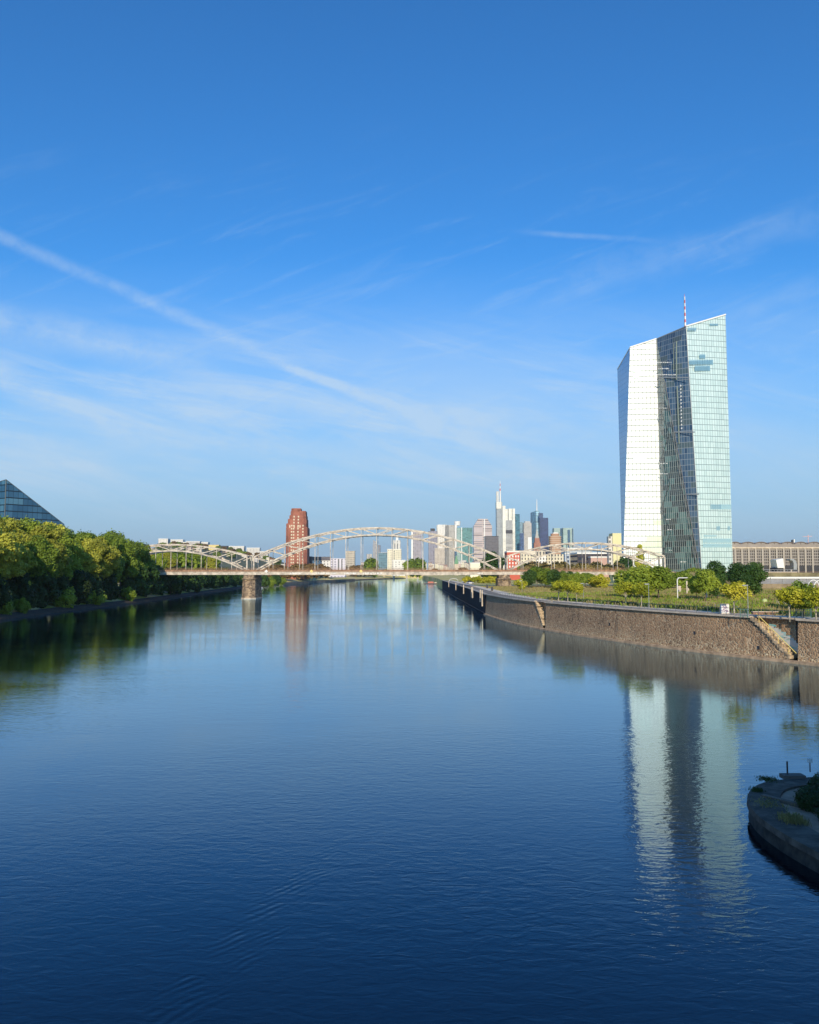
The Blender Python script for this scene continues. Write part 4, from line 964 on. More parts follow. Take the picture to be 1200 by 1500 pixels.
ch = block('cream_tower_block', 'cream tower block with rows of windows under the middle of the arch', 'apartment building', 567.5, 588, 805, 1700, 20, F('f_ch', (.76, .70, .52), (.42, .38, .30), 4.2, 3.6, .5, .45, wvar=.3), roofm=M['white'])
for i in range(7): MB().box(X(577, 1700), X(578.3, 1700), 1699.7, 1700.3, Z(828 - i * 3.2, 1700), Z(826.3 - i * 3.2, 1700)).build('window', bpy.data.materials['window_dark'], ch)
block('office_tower', 'white and grey striped tower rising behind the cream tower block', 'tower', 576, 587, 791.5, 2600, 25, F('f_ws', (.70, .68, .62), (.36, .36, .36), 9, 50, .45, .95), parts=[('white_cap', 580, 583.5, 786, 792, M['white'], 3)])
block('office_block', 'low white building at the foot of the cream tower block', 'office building', 574, 594, 821, 1500, 14, F('f_lw', (.76, .73, .64), (.5, .46, .4), 6, 4, .4, .4), roofm=M['white'])
block('apartment_block', 'beige stepped block with dark roof left of the twin-shard tower', 'apartment building', 506, 519.5, 808, 1400, 18, F('f_bs', (.50, .44, .35), (.30, .27, .22), 5, 3.4, .8, .3), roofm=M['concrete'])
block('terrace_row', 'long white terrace with a dark slate roof right of the red brick tower', 'apartment building', 455, 484, 821, 1150, 14, F('f_tr', (.78, .75, .68), (.25, .24, .24), 4.5, 3.4, .45, .5), parts=[('slate_roof', 454, 485, 815.5, 821, mat('slate_roof', (.13, .12, .13), .8, vary=.3, vscale=.2), -.5)])
block('dark_block', 'small black-roofed block tight against the red brick tower', 'apartment building', 449.8, 456, 815, 1120, 14, M['dark'])
lh = block('lavender_house', 'white and lavender house with a tall dark window strip right of the terrace', 'house', 484, 506, 818, 1080, 14, F('f_lh', (.66, .62, .66), (.22, .2, .28), 4.5, 3.2, .4, .45), parts=[('window_strip', 495, 497, 819, 836, bpy.data.materials['window_dark'], -.4), ('window_strip', 500, 501.5, 819, 836, bpy.data.materials['window_dark'], -.4)])
block('white_depot', 'low cream depot building with a flat roof behind the right end of the main arch', 'depot', 689, 715, 825.5, 900, 14, mat('depot_cream', (.80, .75, .58), .8), roofm=M['white'])
# green copper church tower
cc = thing('green_copper_church', 'small stone church with a green copper roof beneath the green glass tower', 'church', (X(668.5, 1700), 1700, GZ))
MB().box(X(666, 1700), X(671.5, 1700), 1700, 1708, GZ, Z(826, 1700)).build('tower_shaft', M['concrete'], cc); MB().prism([(X(665.7, 1700), 1699), (X(671.8, 1700), 1699), (X(671.8, 1700), 1709), (X(665.7, 1700), 1709)], Z(826, 1700), Z(814, 1700), .8).build('copper_roof', mat('copper_green', (.14, .30, .16), .7), cc)
# small houses
rr = random.Random(21)
hmats = [F('h%d' % i, c, (.25, .24, .23), 4, 3.2, .4, .45) for i, c in enumerate(((.74, .70, .62), (.66, .58, .46), (.60, .56, .52), (.74, .68, .50), (.55, .42, .34)))]
rmats = [mat('rf%d' % i, c, .85) for i, c in enumerate(((.30, .13, .08), (.16, .15, .16), (.40, .28, .22), (.70, .68, .64)))]
def house(px, w, ptop, Y, zb, label, group, flat):
    x = X(px, Y); hw = w * Y / 2400; zt = Z(ptop, Y)
    t = thing('house', label, 'house', (x, Y, zb), group); d = hw * 1.3
    rh = 0 if flat else min(hw * .5, 4)
    MB().box(x - hw, x + hw, Y, Y + d, zb, zt - rh).build('wall', rr.choice(hmats), t)
    if flat: MB().box(x - hw - .2, x + hw + .2, Y - .2, Y + d, zt, zt + .6).build('roof', rmats[3], t)
    else: MB().poly([(x - hw - .4, Y - .4, zt - rh), (x + hw + .4, Y - .4, zt - rh), (x + hw + .4, Y + d / 2, zt), (x - hw - .4, Y + d / 2, zt)]).poly([(x - hw - .4, Y + d / 2, zt), (x + hw + .4, Y + d / 2, zt), (x + hw + .4, Y + d, zt - rh), (x - hw - .4, Y + d, zt - rh)]).poly([(x - hw, Y, zt - rh), (x - hw, Y + d / 2, zt), (x - hw, Y + d, zt - rh)]).poly([(x + hw, Y, zt - rh), (x + hw, Y + d, zt - rh), (x + hw, Y + d / 2, zt)]).build('roof', rr.choice(rmats[:3]), t)
for i in range(64):
    px = rr.uniform(440, 730); Y = rr.uniform(1750, 2100)
    house(px, rr.uniform(3, 8), rr.uniform(821, 830), Y, GZ, 'small city house in the jumble of roofs just above the bridge deck', 'small city houses above the bridge deck', rr.random() < .4)

# ---- hill on the left with its suburb
hp = [(150, 812), (215, 806), (240, 799), (260, 799), (300, 803), (340, 808), (380, 815), (410, 824), (440, 834), (470, 838.5)]
def hill_y(px):
    for (a, b_), (c_, d_) in zip(hp[:-1], hp[1:]):
        if a <= px <= c_: return b_ + (d_ - b_) * (px - a) / (c_ - a)
    return 812 if px < 150 else 838.5
hl = MB(); cols = list(range(-200, 480, 12)); rowsY = [(1250, 0.), (1500, .25), (1750, .55), (2000, .82), (2250, 1.), (2700, 1.), (3400, .4)]
gridp = {}
for px in cols:
    H_ = Z(hill_y(px), 2250)
    for j, (Y, f_) in enumerate(rowsY): gridp[(px, j)] = (X(px, 2250) * (1 if Y <= 2250 else 1.1) * (.55 + .45 * Y / 2250 if Y < 2250 else 1), Y, GZ - 1 + (max(H_ - GZ, 0)) * f_)
for a, b_ in zip(cols[:-1], cols[1:]):
    for j in range(len(rowsY) - 1): hl.poly([gridp[(a, j)], gridp[(b_, j)], gridp[(b_, j + 1)], gridp[(a, j + 1)]])
tag(hl.build('hill', mat('hill_green', (.12, .12, .05), .95, vary=.5, vscale=.02), smooth=True, uv=False), kind='structure')
gh = 'suburban buildings on the hill behind the left arch'
for (p0, p1, pt, lb, m) in ((231, 245, 789.5, 'long white flat building on the hill crest nearest the left bank trees', 0), (249, 267, 791, 'second long white building on the hill crest from the left bank trees', 0), (261, 272, 794.5, 'small cream building below the second long white one on the hill', 3), (272, 292, 793.5, 'wide grey-white flat building on the hill crest above the left arch', 2), (294, 304, 794.5, 'small white building right of the wide grey-white one on the hill', 0), (333, 357, 800.8, 'long white flat building on the hill right of the black-roofed one', 0), (347, 353, 803, 'little white house tucked under the long white hill building', 0), (361, 380, 803, 'tall white block at the right end of the hill suburb', 0), (380, 392, 808, 'lower white block where the hill runs down to the river', 0)):
    block('hill_building', lb, 'building', p0, p1, pt, 2230, 22, hmats[m], roofm=M['white'], zb=20)
block('yellow_hill_building', 'bright yellow house wall on the hill above the left arch', 'building', 305, 320, 798.5, 2190, 20, mat('hill_yellow', (.76, .62, .25), .8), zb=10, roofm=M['concrete'])
block('black_roof_building', 'black-roofed building beside the yellow house on the hill', 'building', 321, 332, 799.5, 2190, 20, M['dark'], zb=10)
for i in range(46):
    px = rr.uniform(236, 420); hy = hill_y(px)
    house(px, rr.uniform(3, 8), hy + rr.uniform(-3, 7), rr.uniform(1900, 2240), GZ + 4, 'pale small house among the trees of the hillside suburb', gh, rr.random() < .55)

# ---- market hall on the right
Yh = 640
mh = thing('market_hall', 'long brown concrete market hall with gridded windows and arched roof vaults', 'hall', (X(1140, Yh), Yh, GZ))
M['pil'] = mat('hall_pilaster', (.42, .37, .31), .9)
con = mat('hall_concrete', (.30, .26, .225), .9, vary=.15, vscale=.08); con2 = mat('hall_lattice', (.30, .27, .24), .9)
xa, xb_ = X(1068, Yh), X(1330, Yh); zt = Z(803.5, Yh); zl = Z(828.5, Yh)
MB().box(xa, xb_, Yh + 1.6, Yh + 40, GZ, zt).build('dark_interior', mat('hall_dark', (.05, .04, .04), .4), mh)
MB().box(xa - .4, xb_, Yh - .3, Yh + 40.5, zt, zt + 1.1).build('cornice', M['concrete'], mh)
MB().box(xa - .4, xb_, Yh + .2, Yh + 41, zt + 1.1, zt + 3.4).build('attic', con, mh)
MB().box(xa, xb_, Yh + 1., Yh + 1.6, GZ, zl).build('plinth', M['dark'], mh)
px = 1068.; k = 0
while px < 1325:
    wpx = 9.9 + .12 * k * .6; x0 = X(px, Yh); x1 = X(px + wpx, Yh)
    MB().box(x0 - .55, x0 + .55, Yh - .1, Yh + 1.5, GZ, zt).build('pilaster', M['pil'], mh)
    lt = MB(); n = 4
    for i in range(1, n): xx = x0 + (x1 - x0) * i / n; lt.box(xx - .28, xx + .28, Yh + .9, Yh + 1.5, zl, zt)
    for j in range(6): zz = zl + (zt - zl) * (j + .5) / 6; lt.box(x0 + .56, x1 - .56, Yh + .85, Yh + 1.45, zz - .4, zz + .4)
    lt.box(x0 + .56, x1 - .56, Yh + .8, Yh + 1.4, zt - 1.3, zt)
    lt.build('window_lattice', con2, mh)
    px += wpx; k += 1
px = 1080.; vm = mat('vault', (.20, .15, .12), .8)
while px < 1320:
    x0, x1 = X(px - 9, Yh), X(px + 9, Yh); c = (x0 + x1) / 2; r = (x1 - x0) / 2; v = MB(); n = 10
    pts = [(c - r * math.cos(math.pi * i / n), zt + 3.2 + .42 * r * math.sin(math.pi * i / n)) for i in range(n + 1)]
    for i in range(n): v.poly([(pts[i][0], Yh + 3, pts[i][1]), (pts[i + 1][0], Yh + 3, pts[i + 1][1]), (pts[i + 1][0], Yh + 38, pts[i + 1][1]), (pts[i][0], Yh + 38, pts[i][1])])
    v.poly([(p[0], Yh + 3.4, p[1]) for p in pts][::-1]); v.build('vault', M['concrete'] if False else con2, mh)
    rim = MB()
    for i in range(n): rim.bar((pts[i][0], Yh + 2.8, pts[i][1]), (pts[i + 1][0], Yh + 2.8, pts[i + 1][1]), .4, .5)
    rim.bar((c, Yh + 2.9, zt + 3.2), (c, Yh + 2.9, pts[n // 2][1]), .3, .3); rim.build('vault_rim', vm, mh); px += 19.5
# entrance building pieces in front of the hall
en = thing('entrance_cube', 'tilted pale cube-shaped entrance building in front of the market hall', 'building', (X(1142, 560), 560, GZ))
ce = [P(1139.5, 832, 560), P(1149.5, 832, 560), P(1147.5, 818, 560), P(1137, 820, 560)]
q = MB(); bkk = [p + Vector((2, 14, 0)) for p in ce]; q.poly(ce); q.poly(bkk[::-1])
for i in range(4): q.poly([ce[i], bkk[i], bkk[(i + 1) % 4], ce[(i + 1) % 4]][::-1])
q.build('wall', M['white'], en)
MB().box(ce[0].x, ce[1].x, 562, 572, GZ, ce[0].z + .3).build('base', M['dark'], en)
cv = thing('curved_canopy', 'grey curved concrete canopy right of the tilted pale cube', 'canopy', (X(1163, 555), 555, GZ))
q = MB(); sec = [(1167.5, 834), (1168, 828), (1166.5, 822), (1163, 819), (1158, 818.5), (1158, 820.5), (1161.5, 821.5), (1163, 825), (1163, 834)]
fr_ = [P(a, b_, 555) for a, b_ in sec]; bq = [p + Vector((3, 12, 0)) for p in fr_]; q.poly(fr_[::-1]); q.poly(bq)
for i in range(len(fr_)): q.poly([fr_[i], fr_[(i + 1) % len(fr_)], bq[(i + 1) % len(fr_)], bq[i]])
q.build('shell', M['metal_grey'], cv)
# distant tower crane
cr = thing('tower_crane', 'distant pink tower crane above the roof of the market hall', 'crane', (X(1184, 1500), 1500, GZ)); crm_ = mat('crane_pink', (.66, .38, .34), .7)
MB().bar(Vector((X(1184, 1500), 1500, GZ)), P(1184, 783.5, 1500), .9, .9).build('mast', crm_, cr)
MB().bar(P(1176, 786, 1500), P(1190, 785.5, 1500), .7, .7).build('jib', crm_, cr)
ch_ = thing('chimney', 'small dark chimney with a white side above the market hall roof', 'chimney', (X(1164, 900), 900, GZ))
MB().box(X(1162.5, 900), X(1164.5, 900), 900, 903, GZ, Z(791, 900)).build('stack', M['dark'], ch_); MB().box(X(1164.6, 900), X(1166.2, 900), 900, 903, GZ, Z(790, 900)).build('white_stack', M['white'], ch_)

# viaduct and wall behind the park on the right
vd = thing('viaduct', 'pale concrete ramp and railing deck behind the two big dark park trees', 'viaduct', (X(1140, 430), 430, GZ))
x0, x1 = X(1030, 430), X(1168, 430)
MB().box(x0, x1, 430, 436, Z(840.5, 430), Z(837.6, 430)).build('deck', M['concrete'], vd)
MB().box(x0, x1, 429.6, 429.8, Z(837.6, 430) + .02, Z(837.6, 430) + .12).build('kerb', M['white'], vd)
q = MB(); q.box(x0, x1, 429.9, 430, Z(834.5, 430), Z(834, 430)); 
for i in range(30): xx = x0 + (x1 - x0) * i / 29; q.box(xx - .05, xx + .05, 429.9, 430, Z(838, 430), Z(834, 430))
q.build('railing', M['metal_grey'], vd)
for i in range(5): xx = x0 + (x1 - x0) * (i + .5) / 5; MB().box(xx - .6, xx + .6, 431, 435, GZ, Z(840.5, 430)).build('pillar', M['concrete'], vd)
bf = thing('barrier_wall', 'long grey panelled fence with a white top rail behind the park on the right', 'fence', (X(1160, 330), 330, GZ))
x0, x1 = X(1112, 330), X(1330, 330); zt_ = Z(846.5, 330)
MB().box(x0, x1, 330, 330.3, GZ + 2, zt_ - .3).build('panel', mat('panel_grey', (.25, .25, .26), .6, vary=.2, vscale=.2), bf)
MB().box(x0 - .3, x1, 329.6, 330.6, zt_ - .3, zt_ + .35).build('top_rail', M['white'], bf)
MB().box(x0, x1, 329.7, 330.5, GZ - .3, GZ + 2).build('base', mat('brown_base', (.26, .20, .12), .9, vary=.3, vscale=.3), bf)
i = 0; xx = x0
while xx < x1: MB().box(xx - .12, xx + .12, 329.7, 330.4, GZ + 2, zt_ - .3).build('post', M['metal_grey'], bf); xx += 4.8
MB().box(x0, x1, 329.75, 329.95, GZ + 4.6, GZ + 4.8).build('mid_rail', M['metal_grey'], bf)
# ---------------------------------------------------------------- park trees and things
def pk(key, px, pbase, ptop, label, group=None, rxy=1., z=GZ):
    g_ = G(px, pbase, z); H = Z(ptop, g_.y) - z
    return plant(key, (g_.x, g_.y, z), H, label=label, group=group, rxy=rxy)
pk('park1', 924, 876, 831, 'round green park tree with dark lower branches left of the glass skyscraper cleft', rxy=1.25)
pk('park1', 942, 878, 827, 'broad spreading green tree in front of the skyscraper, middle of its clump', rxy=1.15)
pk('park3', 965, 878, 829, 'broad green tree with a pale trunk at the right of the clump before the skyscraper', rxy=1.4)
pk('park3', 1021, 880, 843, 'slim small green tree just right of the white frame')
pk('park3', 1034, 881, 833, 'yellow-green tree with a pale trunk between the white frame and the dark tree', rxy=1.1)
pk('park2', 1051, 879, 820, 'tall dark pointed tree in front of the bright right facade', rxy=.95)
pk('park2', 1084, 877, 823, 'big dark green tree at the right foot of the skyscraper, left one of two', rxy=1.15)
pk('park2', 1103, 876, 822, 'big dark green tree at the right foot of the skyscraper, right one of two', rxy=1.2)
pk('far_green', 1000, 862, 836, 'dull green tree behind the white frame', rxy=1.2)
pk('far_green', 1016, 858, 831, 'dull olive tree behind the small slim tree by the white frame', rxy=1.1)
pk('far_green', 985, 860, 838, 'dull green tree at the foot of the dark skyscraper cleft', rxy=1.2)
pk('lollipop1', 917, 887, 852, 'small yellow-green quayside tree with a pale trunk, left of the skyscraper pair', rxy=1.15)
pk('lollipop2', 940, 889, 853, 'small yellow-green quayside tree right beside the lamp post under the broad clump', rxy=1.15)
pk('lollipop1', 1076, 900, 853, 'round yellow quayside tree beside the graffiti-covered box', rxy=1.3)
pk('lollipop2', 1157, 908, 859, 'bright yellow quayside tree above the dark slot of the quay stair', rxy=1.25)
pk('lollipop1', 1196, 909, 861, 'yellow quayside tree cut by the right edge of the picture', rxy=1.3)
pk('lollipop1', 818.5, 880, 850, 'leftmost of three yellow-green young trees above the far quay stair', rxy=1.3)
pk('lollipop2', 832, 881, 850, 'middle one of three yellow-green young trees above the far quay stair', rxy=1.3)
pk('lollipop2', 845, 882, 853, 'rightmost of three yellow-green young trees above the far quay stair', rxy=1.1)
pk('bushy', 763, 864, 847, 'lone small yellow-green tree on the dry grass near the bridge', rxy=1.1)
pk('shrub', 1172, 893, 853, 'dense dark olive bush in front of the white hoops', rxy=1.0)
pk('shrub', 1186, 895, 866, 'green bush at the right edge behind the last yellow tree', rxy=1.2)
for i, (px, pt, key) in enumerate(((776, 834, 'park2'), (787, 830, 'park3'), (799, 832, 'park1'), (811, 833, 'park2'), (823, 836, 'park1'), (834, 836, 'park2'), (846, 838, 'park1'), (858, 839, 'park3'), (866, 841, 'park3'), (880, 840, 'bushy'), (873, 845, 'bushy'))):
    pk(key, px, 861.5 - (i % 3) * .8, pt, ('yellow-green' if key == 'bushy' else 'leafy green') + ' tree in the row in front of the railway embankment', 'trees in the row before the embankment' if key != 'bushy' else 'yellow-green trees ending the row before the embankment', rxy=1.25)
for i, px in enumerate((684, 694, 702, 710, 718, 726, 733)):
    pk('bushy', px, 854.5, 843 + (i % 2) * 1.5, 'yellow autumn tree in the row beneath the bridge by the quay', 'yellow trees beneath the bridge', rxy=1.25)
rr = random.Random(9)
TR_ = ('in front of the red block', 'in front of the cream apartment block', 'in front of the glass pavilion', 'in front of the long dark hall', 'near the yellow high-rise')
for i in range(34):
    px = 768 + i * 4.1
    plant('far_dry', (X(px, 405) + rr.uniform(-1, 1), 404 + rr.uniform(0, 8), 12.0), rr.uniform(3.6, 6.2), label='dry yellowish trackside shrub ' + TR_[min(4, i // 7)], group='dry trackside shrubs ' + TR_[min(4, i // 7)])
for px, h, lb in ((912, 10, 'dark narrow tree left of the poplar beside the railway arch'), (920, 11, 'dark tree directly left of the poplar by the arch end'), (905, 8, 'low dark tree at the foot of the yellow high-rise')):
    plant('darkbank', (X(px, 500), 500, GZ), h + 6, label=lb, rxy=.5)
plant('column', (X(938, 498), 498, GZ), Z(797, 498) - GZ, label='slender columnar poplar in front of the left bright facade', rxy=1.0)
for px, Y, pt, key, lb in ((721, 560, 808, 'darkbank', 'dark green tree left of the red block'), (612, 1300, 817, 'far_green', 'rounded green tree top right of the cream tower block'), (601, 1350, 820, 'far_green', 'green tree top beside the white low building under the arch'), (544, 1200, 817, 'far_green', 'green tree below the twin-shard tower'), (781, 640, 822, 'far_brown', 'brownish tree before the cream apartment block'), (770, 620, 824, 'far_green', 'olive tree before the cream apartment block')):
    plant(key, (X(px, Y), Y, GZ), Z(pt, Y) - GZ, label=lb)
for i in range(26):
    px = 392 + i * 6. + rr.uniform(-2, 2); Y = rr.uniform(900, 1060)
    if X(px, Y) > -100 and Y < 1100: Y = 1380 + rr.uniform(0, 80)
    plant('far_brown', (X(px, Y), Y, GZ - 1), Z(rr.uniform(824, 829), Y) - GZ, label='russet-brown riverside tree between the red brick tower and the arch middle', group='russet riverside trees', rxy=1.1)
for i in range(20):
    px = rr.uniform(560, 735); Y = rr.uniform(1700, 1800)
    plant(rr.choice(['far_green', 'far_brown']), (X(px, Y), Y, GZ), rr.uniform(12, 17), label='city tree among the roofs just above the bridge deck', group='city trees above the bridge deck', rxy=1.3)
for i in range(25):
    px = rr.uniform(225, 425); hy = hill_y(px); Y = rr.uniform(1900, 2225); zt = Z(hy + rr.uniform(-6, 6), Y)
    plant(rr.choice(['far_green', 'far_brown', 'far_green']), (X(px, Y), Y, zt - 13), 14, label='tree on the hillside among the pale suburban houses', group='hillside trees', rxy=1.6)
for i in range(42):
    px = rr.uniform(228, 400); hy = hill_y(px); Y = rr.uniform(2120, 2215); zt = Z(hy - rr.uniform(1, 6), Y)
    plant(rr.choice(['far_green', 'far_brown', 'far_green']), (X(px, Y), Y, zt - 13), 14, label='tree on the hill crest among the white suburban buildings', group='hill crest trees', rxy=1.3)
# bank bushes left of the pier and along the far left shore
for i, (px, pw, pt) in enumerate(((388, 860, 842), (396, 859, 845), (405, 858, 842), (413, 857, 846), (377, 862, 842))):
    g_ = G(px, pw, .6); plant('shrub' if i % 2 else 'darkbank', (g_.x, g_.y, .8), Z(pt, g_.y) - .8, label='round bank bush just right of the bridge pier', group='bank bushes right of the pier')
# weeds: uncountable, one object
def scatter(name, m, pts, leaf, seed, hgt):
    rs = np.random.RandomState(seed); n = len(pts); p = np.array(pts, float)
    a = rs.rand(n) * 6.28; l = leaf * (.5 + rs.rand(n)); h = hgt * (.4 + .8 * rs.rand(n)); t = np.stack([np.cos(a), np.sin(a), np.zeros(n)], 1) * l[:, None]; lean = rs.normal(size=(n, 3)) * .25 * hgt; lean[:, 2] = 0
    v = np.stack([p - t, p + t, p + t * .5 + lean + np.stack([0 * h, 0 * h, h], 1), p - t * .5 + lean + np.stack([0 * h, 0 * h, h * .8], 1)], 1).reshape(-1, 3).astype(np.float32)
    me = bpy.data.meshes.new(name); me.vertices.add(4 * n); me.vertices.foreach_set('co', v.ravel()); me.loops.add(4 * n); me.loops.foreach_set('vertex_index', np.arange(4 * n, dtype=np.int32)); me.polygons.add(n); me.polygons.foreach_set('loop_start', np.arange(0, 4 * n, 4, dtype=np.int32)); me.polygons.foreach_set('loop_total', np.full(n, 4, np.int32)); me.update(calc_edges=True); me.materials.append(m)
    o = bpy.data.objects.new(name, me); COL.objects.link(o); return tag(o, kind='stuff')
def in_park(n, seed, y0=100, y1=330, d0=9., hfun=None):
    rs = random.Random(seed); out = []
    inn = offs(near_line, d0); 
    while len(out) < n:
        i = rs.randrange(len(inn)); d = rs.random() ** 1.3 * 90; p = inn[i]; x = p[0] + d; y = p[1] + d * rs.uniform(.0, .9)
        if y0 < y < y1 and x / y < .52: out.append((x, y, GZ))
    return out
rr = random.Random(31)
def clump(pts, k, sp):
    out = []
    for p in pts:
        for _ in range(k): out.append((p[0] + rr.gauss(0, sp), p[1] + rr.gauss(0, sp), p[2]))
    return out
tag(scatter('dry_grass', M['leaf_dry'], clump(in_park(900, 1), 16, .9), .09, 5, .6), 'dry yellow grass tufts scattered over the quayside park', 'grass')
tag(scatter('green_weeds', M['leaf_green'], clump(in_park(420, 2), 22, 1.2), .12, 6, .7), 'green weeds growing in patches over the quayside park', 'weeds')
mw = []
rm = random.Random(88)
while len(mw) < 26000:
    y = 190 + 190 * rm.random() ** .8; x = rm.uniform(33, .5 * y + 5); mw.append((x, y, GZ))
tag(scatter('meadow_grass', M['leaf_dry'], mw, .16, 12, .42), 'sun-bleached meadow grass covering the park towards the embankment', 'grass')
# weeds right behind the promenade near the right edge
hw = []
inn = offs(near_line, 9.6)
for i in range(0, len(inn)):
    if 88 < inn[i][1] < 190:
        for _ in range(10): hw.append((inn[i][0] + rr.gauss(.8, .9), inn[i][1] + rr.gauss(.8, .9), GZ))
tag(scatter('verge_weeds', M['leaf_dark'], hw, .12, 8, .7), 'dark low weeds along the inner edge of the promenade', 'weeds')

# white tubular frame in the park
def inpark(px, py): return G(px, py, GZ)
a = inpark(993, 879); wf = thing('tubular_goal', 'white tubular goal-like frame standing in the park grass', 'frame', tuple(a))
hF = 5.3; b_ = a + Vector((8.6, 4.5, 0))
MB().tube(a, a + Vector((0, 0, hF - .5)), .13).build('post', M['white'], wf)
MB().tube(a + Vector((0, 0, hF - .5)), a + Vector((.35, .18, hF)), .13).tube(a + Vector((.35, .18, hF)), b_ + Vector((-.3, 0, hF)), .13).build('crossbar', M['white'], wf)
MB().tube(b_, b_ + Vector((0, 0, hF)), .13).build('post', M['white'], wf)
for px, py, h, lb in ((1006.5, 870, 3.9, 'taller of two grey posts behind the white frame'), (1008.5, 867, 1.6, 'short pale bollard behind the white frame')):
    q = inpark(px, py); t = thing('park_post', lb, 'post', tuple(q)); MB().box(q.x - .18, q.x + .18, q.y - .18, q.y + .18, GZ, GZ + h).build('shaft', M['concrete'], t); MB().box(q.x - .22, q.x + .22, q.y - .22, q.y + .22, GZ + h, GZ + h + .08).build('cap', M['metal_grey'], t)
q = inpark(995.5, 869); t = thing('concrete_stele', 'broad grey concrete slab post just behind the left leg of the white frame', 'slab', tuple(q)); MB().box(q.x - .35, q.x + .55, q.y, q.y + .6, GZ, GZ + 2.3).build('slab', M['concrete'], t); MB().box(q.x - .5, q.x + .7, q.y - .1, q.y + .7, GZ, GZ + .15).build('foot', M['concrete'], t)
# white hoops
for k, (px, py, w, h, lb) in enumerate(((1167, 884, 2.4, 4.0, 'white hoop half hidden behind the dark olive bush'), (1193, 884, 3.0, 5.0, 'left white hoop at the right edge of the picture'), (1202, 886, 3.0, 5.0, 'right white hoop at the right edge of the picture'))):
    q = inpark(px, py); t = thing('white_hoop', lb, 'hoop', tuple(q)); o = MB(); n = 14
    pts = [(q.x - w / 2 * math.cos(math.pi * i / n), q.y, GZ + h * .45 + h * .55 * math.sin(math.pi * i / n)) for i in range(n + 1)]
    pts = [(pts[0][0], q.y, GZ)] + pts + [(pts[-1][0], q.y, GZ)]
    for a_, c_ in zip(pts[:-1], pts[1:]): o.tube(a_, c_, .11, n=6)
    o.build('tube', M['white'], t)
    for s_ in (-1, 1): MB().tube((q.x + s_ * w / 2, q.y, GZ), (q.x + s_ * w / 2, q.y, GZ + .12), .25, n=8).build('foot_plate', M['concrete'], t)
# street lamps
def lamp(px, pbase, ptop, lb):
    q = inpark(px, pbase); h = Z(ptop, q.y) - GZ; t = thing('street_lamp', lb, 'street lamp', tuple(q))
    MB().tube(q, q + Vector((0, 0, h)), .07, .045, 8).build('pole', M['metal_grey'], t)
    hd = MB().box(q.x - .75, q.x + .05, q.y - .18, q.y + .18, GZ + h, GZ + h + .13).build('lamp_head', M['metal_grey'], t)
    MB().box(q.x - .65, q.x - .15, q.y - .12, q.y + .12, GZ + h - .04, GZ + h - .005).build('lens', M['white'], hd)
    MB().tube(q, q + Vector((0, 0, .4)), .12, .12, 8).build('base', M['metal_grey'], t)
lamp(1096.5, 904, 858, 'grey street lamp by the head of the near quay stair'); lamp(951, 891, 856, 'grey street lamp under the broad tree clump before the skyscraper')
lamp(855, 879, 855, 'grey street lamp right of the three young trees'); lamp(765, 870, 851, 'thin grey street lamp by the lone small yellow-green tree')
# sprayed box
q = inpark(1063, 899.5); t = thing('utility_box', 'white utility cabinet covered in purple spray paint by the quay', 'utility box', tuple(q))
sxb = .62; MB().box(q.x - sxb, q.x + sxb, q.y, q.y + .6, GZ + .1, GZ + 1.55).build('cabinet', M['white'], t); MB().box(q.x - sxb - .06, q.x + sxb + .06, q.y - .06, q.y + .66, GZ + 1.55, GZ + 1.63).build('lid', M['concrete'], t); MB().box(q.x - sxb - .02, q.x + sxb + .02, q.y - .02, q.y + .62, GZ, GZ + .1).build('plinth', M['concrete'], t)
pm = mat('purple_paint', (.25, .12, .24), .6); o = MB()
for i in range(46):
    x, z = q.x + rr.uniform(-.5, .42), GZ + rr.uniform(.3, 1.4); o.bar((x, q.y - .015 - i * .0006, z), (x + rr.uniform(-.16, .2), q.y - .015 - i * .0006, z + rr.uniform(-.15, .15)), .01, .07)
o.build('graffiti', pm, t)
q = inpark(1120.5, 884)
bm_ = MB(); n = 10
for i in range(n):
    for j in range(2 * n):
        c = []
        for (a_, b2) in ((i, j), (i + 1, j), (i + 1, j + 1), (i, j + 1)):
            th, ph = math.pi * a_ / n, math.pi * b2 / n; c.append((q.x + .55 * math.sin(th) * math.cos(ph), q.y + .55 * math.sin(th) * math.sin(ph), GZ + .5 + .55 * math.cos(th)))
        bm_.poly(c[::-1])
tag(bm_.build('boulder', mat('ball_pale', (.50, .55, .22), .8), smooth=True, uv=False), 'pale yellow-green round ball lying on the lawn behind the near stair', 'ball')
for px, w, lb in ((1112, 1.8, 'left of two low brick seats by the near stair'), (1132, 2.2, 'right of two low brick seats by the near stair, with a pale top')):
    q = inpark(px, 900.5); t = thing('brick_seat', lb, 'bench', tuple(q)); MB().box(q.x - w / 2, q.x + w / 2, q.y, q.y + .6, GZ, GZ + .42).build('base', mat('brick_brown', (.26, .14, .09), .9), t); MB().box(q.x - w / 2 - .05, q.x + w / 2 + .05, q.y - .05, q.y + .65, GZ + .42, GZ + .52).build('seat_slab', M['concrete'], t)
# green steel gates by the stairs
gm_ = mat('green_steel', (.06, .17, .15), .5)
for px, lb in ((1172, 'left green steel gate on the promenade above the slot'), (1183, 'right green steel gate on the promenade above the slot'), (1090, 'green steel gate at the head of the near quay stair')):
    q = inpark(px, 905); t = thing('green_gate', lb, 'gate', tuple(q))
    for s_ in (-.55, .55): MB().box(q.x + s_ - .04, q.x + s_ + .04, q.y - .04, q.y + .04, GZ, GZ + 1.35).build('post', gm_, t)
    o = MB()
    for zz in (.2, 1.2): o.box(q.x - .5, q.x + .5, q.y - .02, q.y + .02, GZ + zz, GZ + zz + .05)
    for i in range(7): o.box(q.x - .45 + i * .15, q.x - .43 + i * .15, q.y - .015, q.y + .015, GZ + .25, GZ + 1.2)
    o.build('bars', gm_, t)
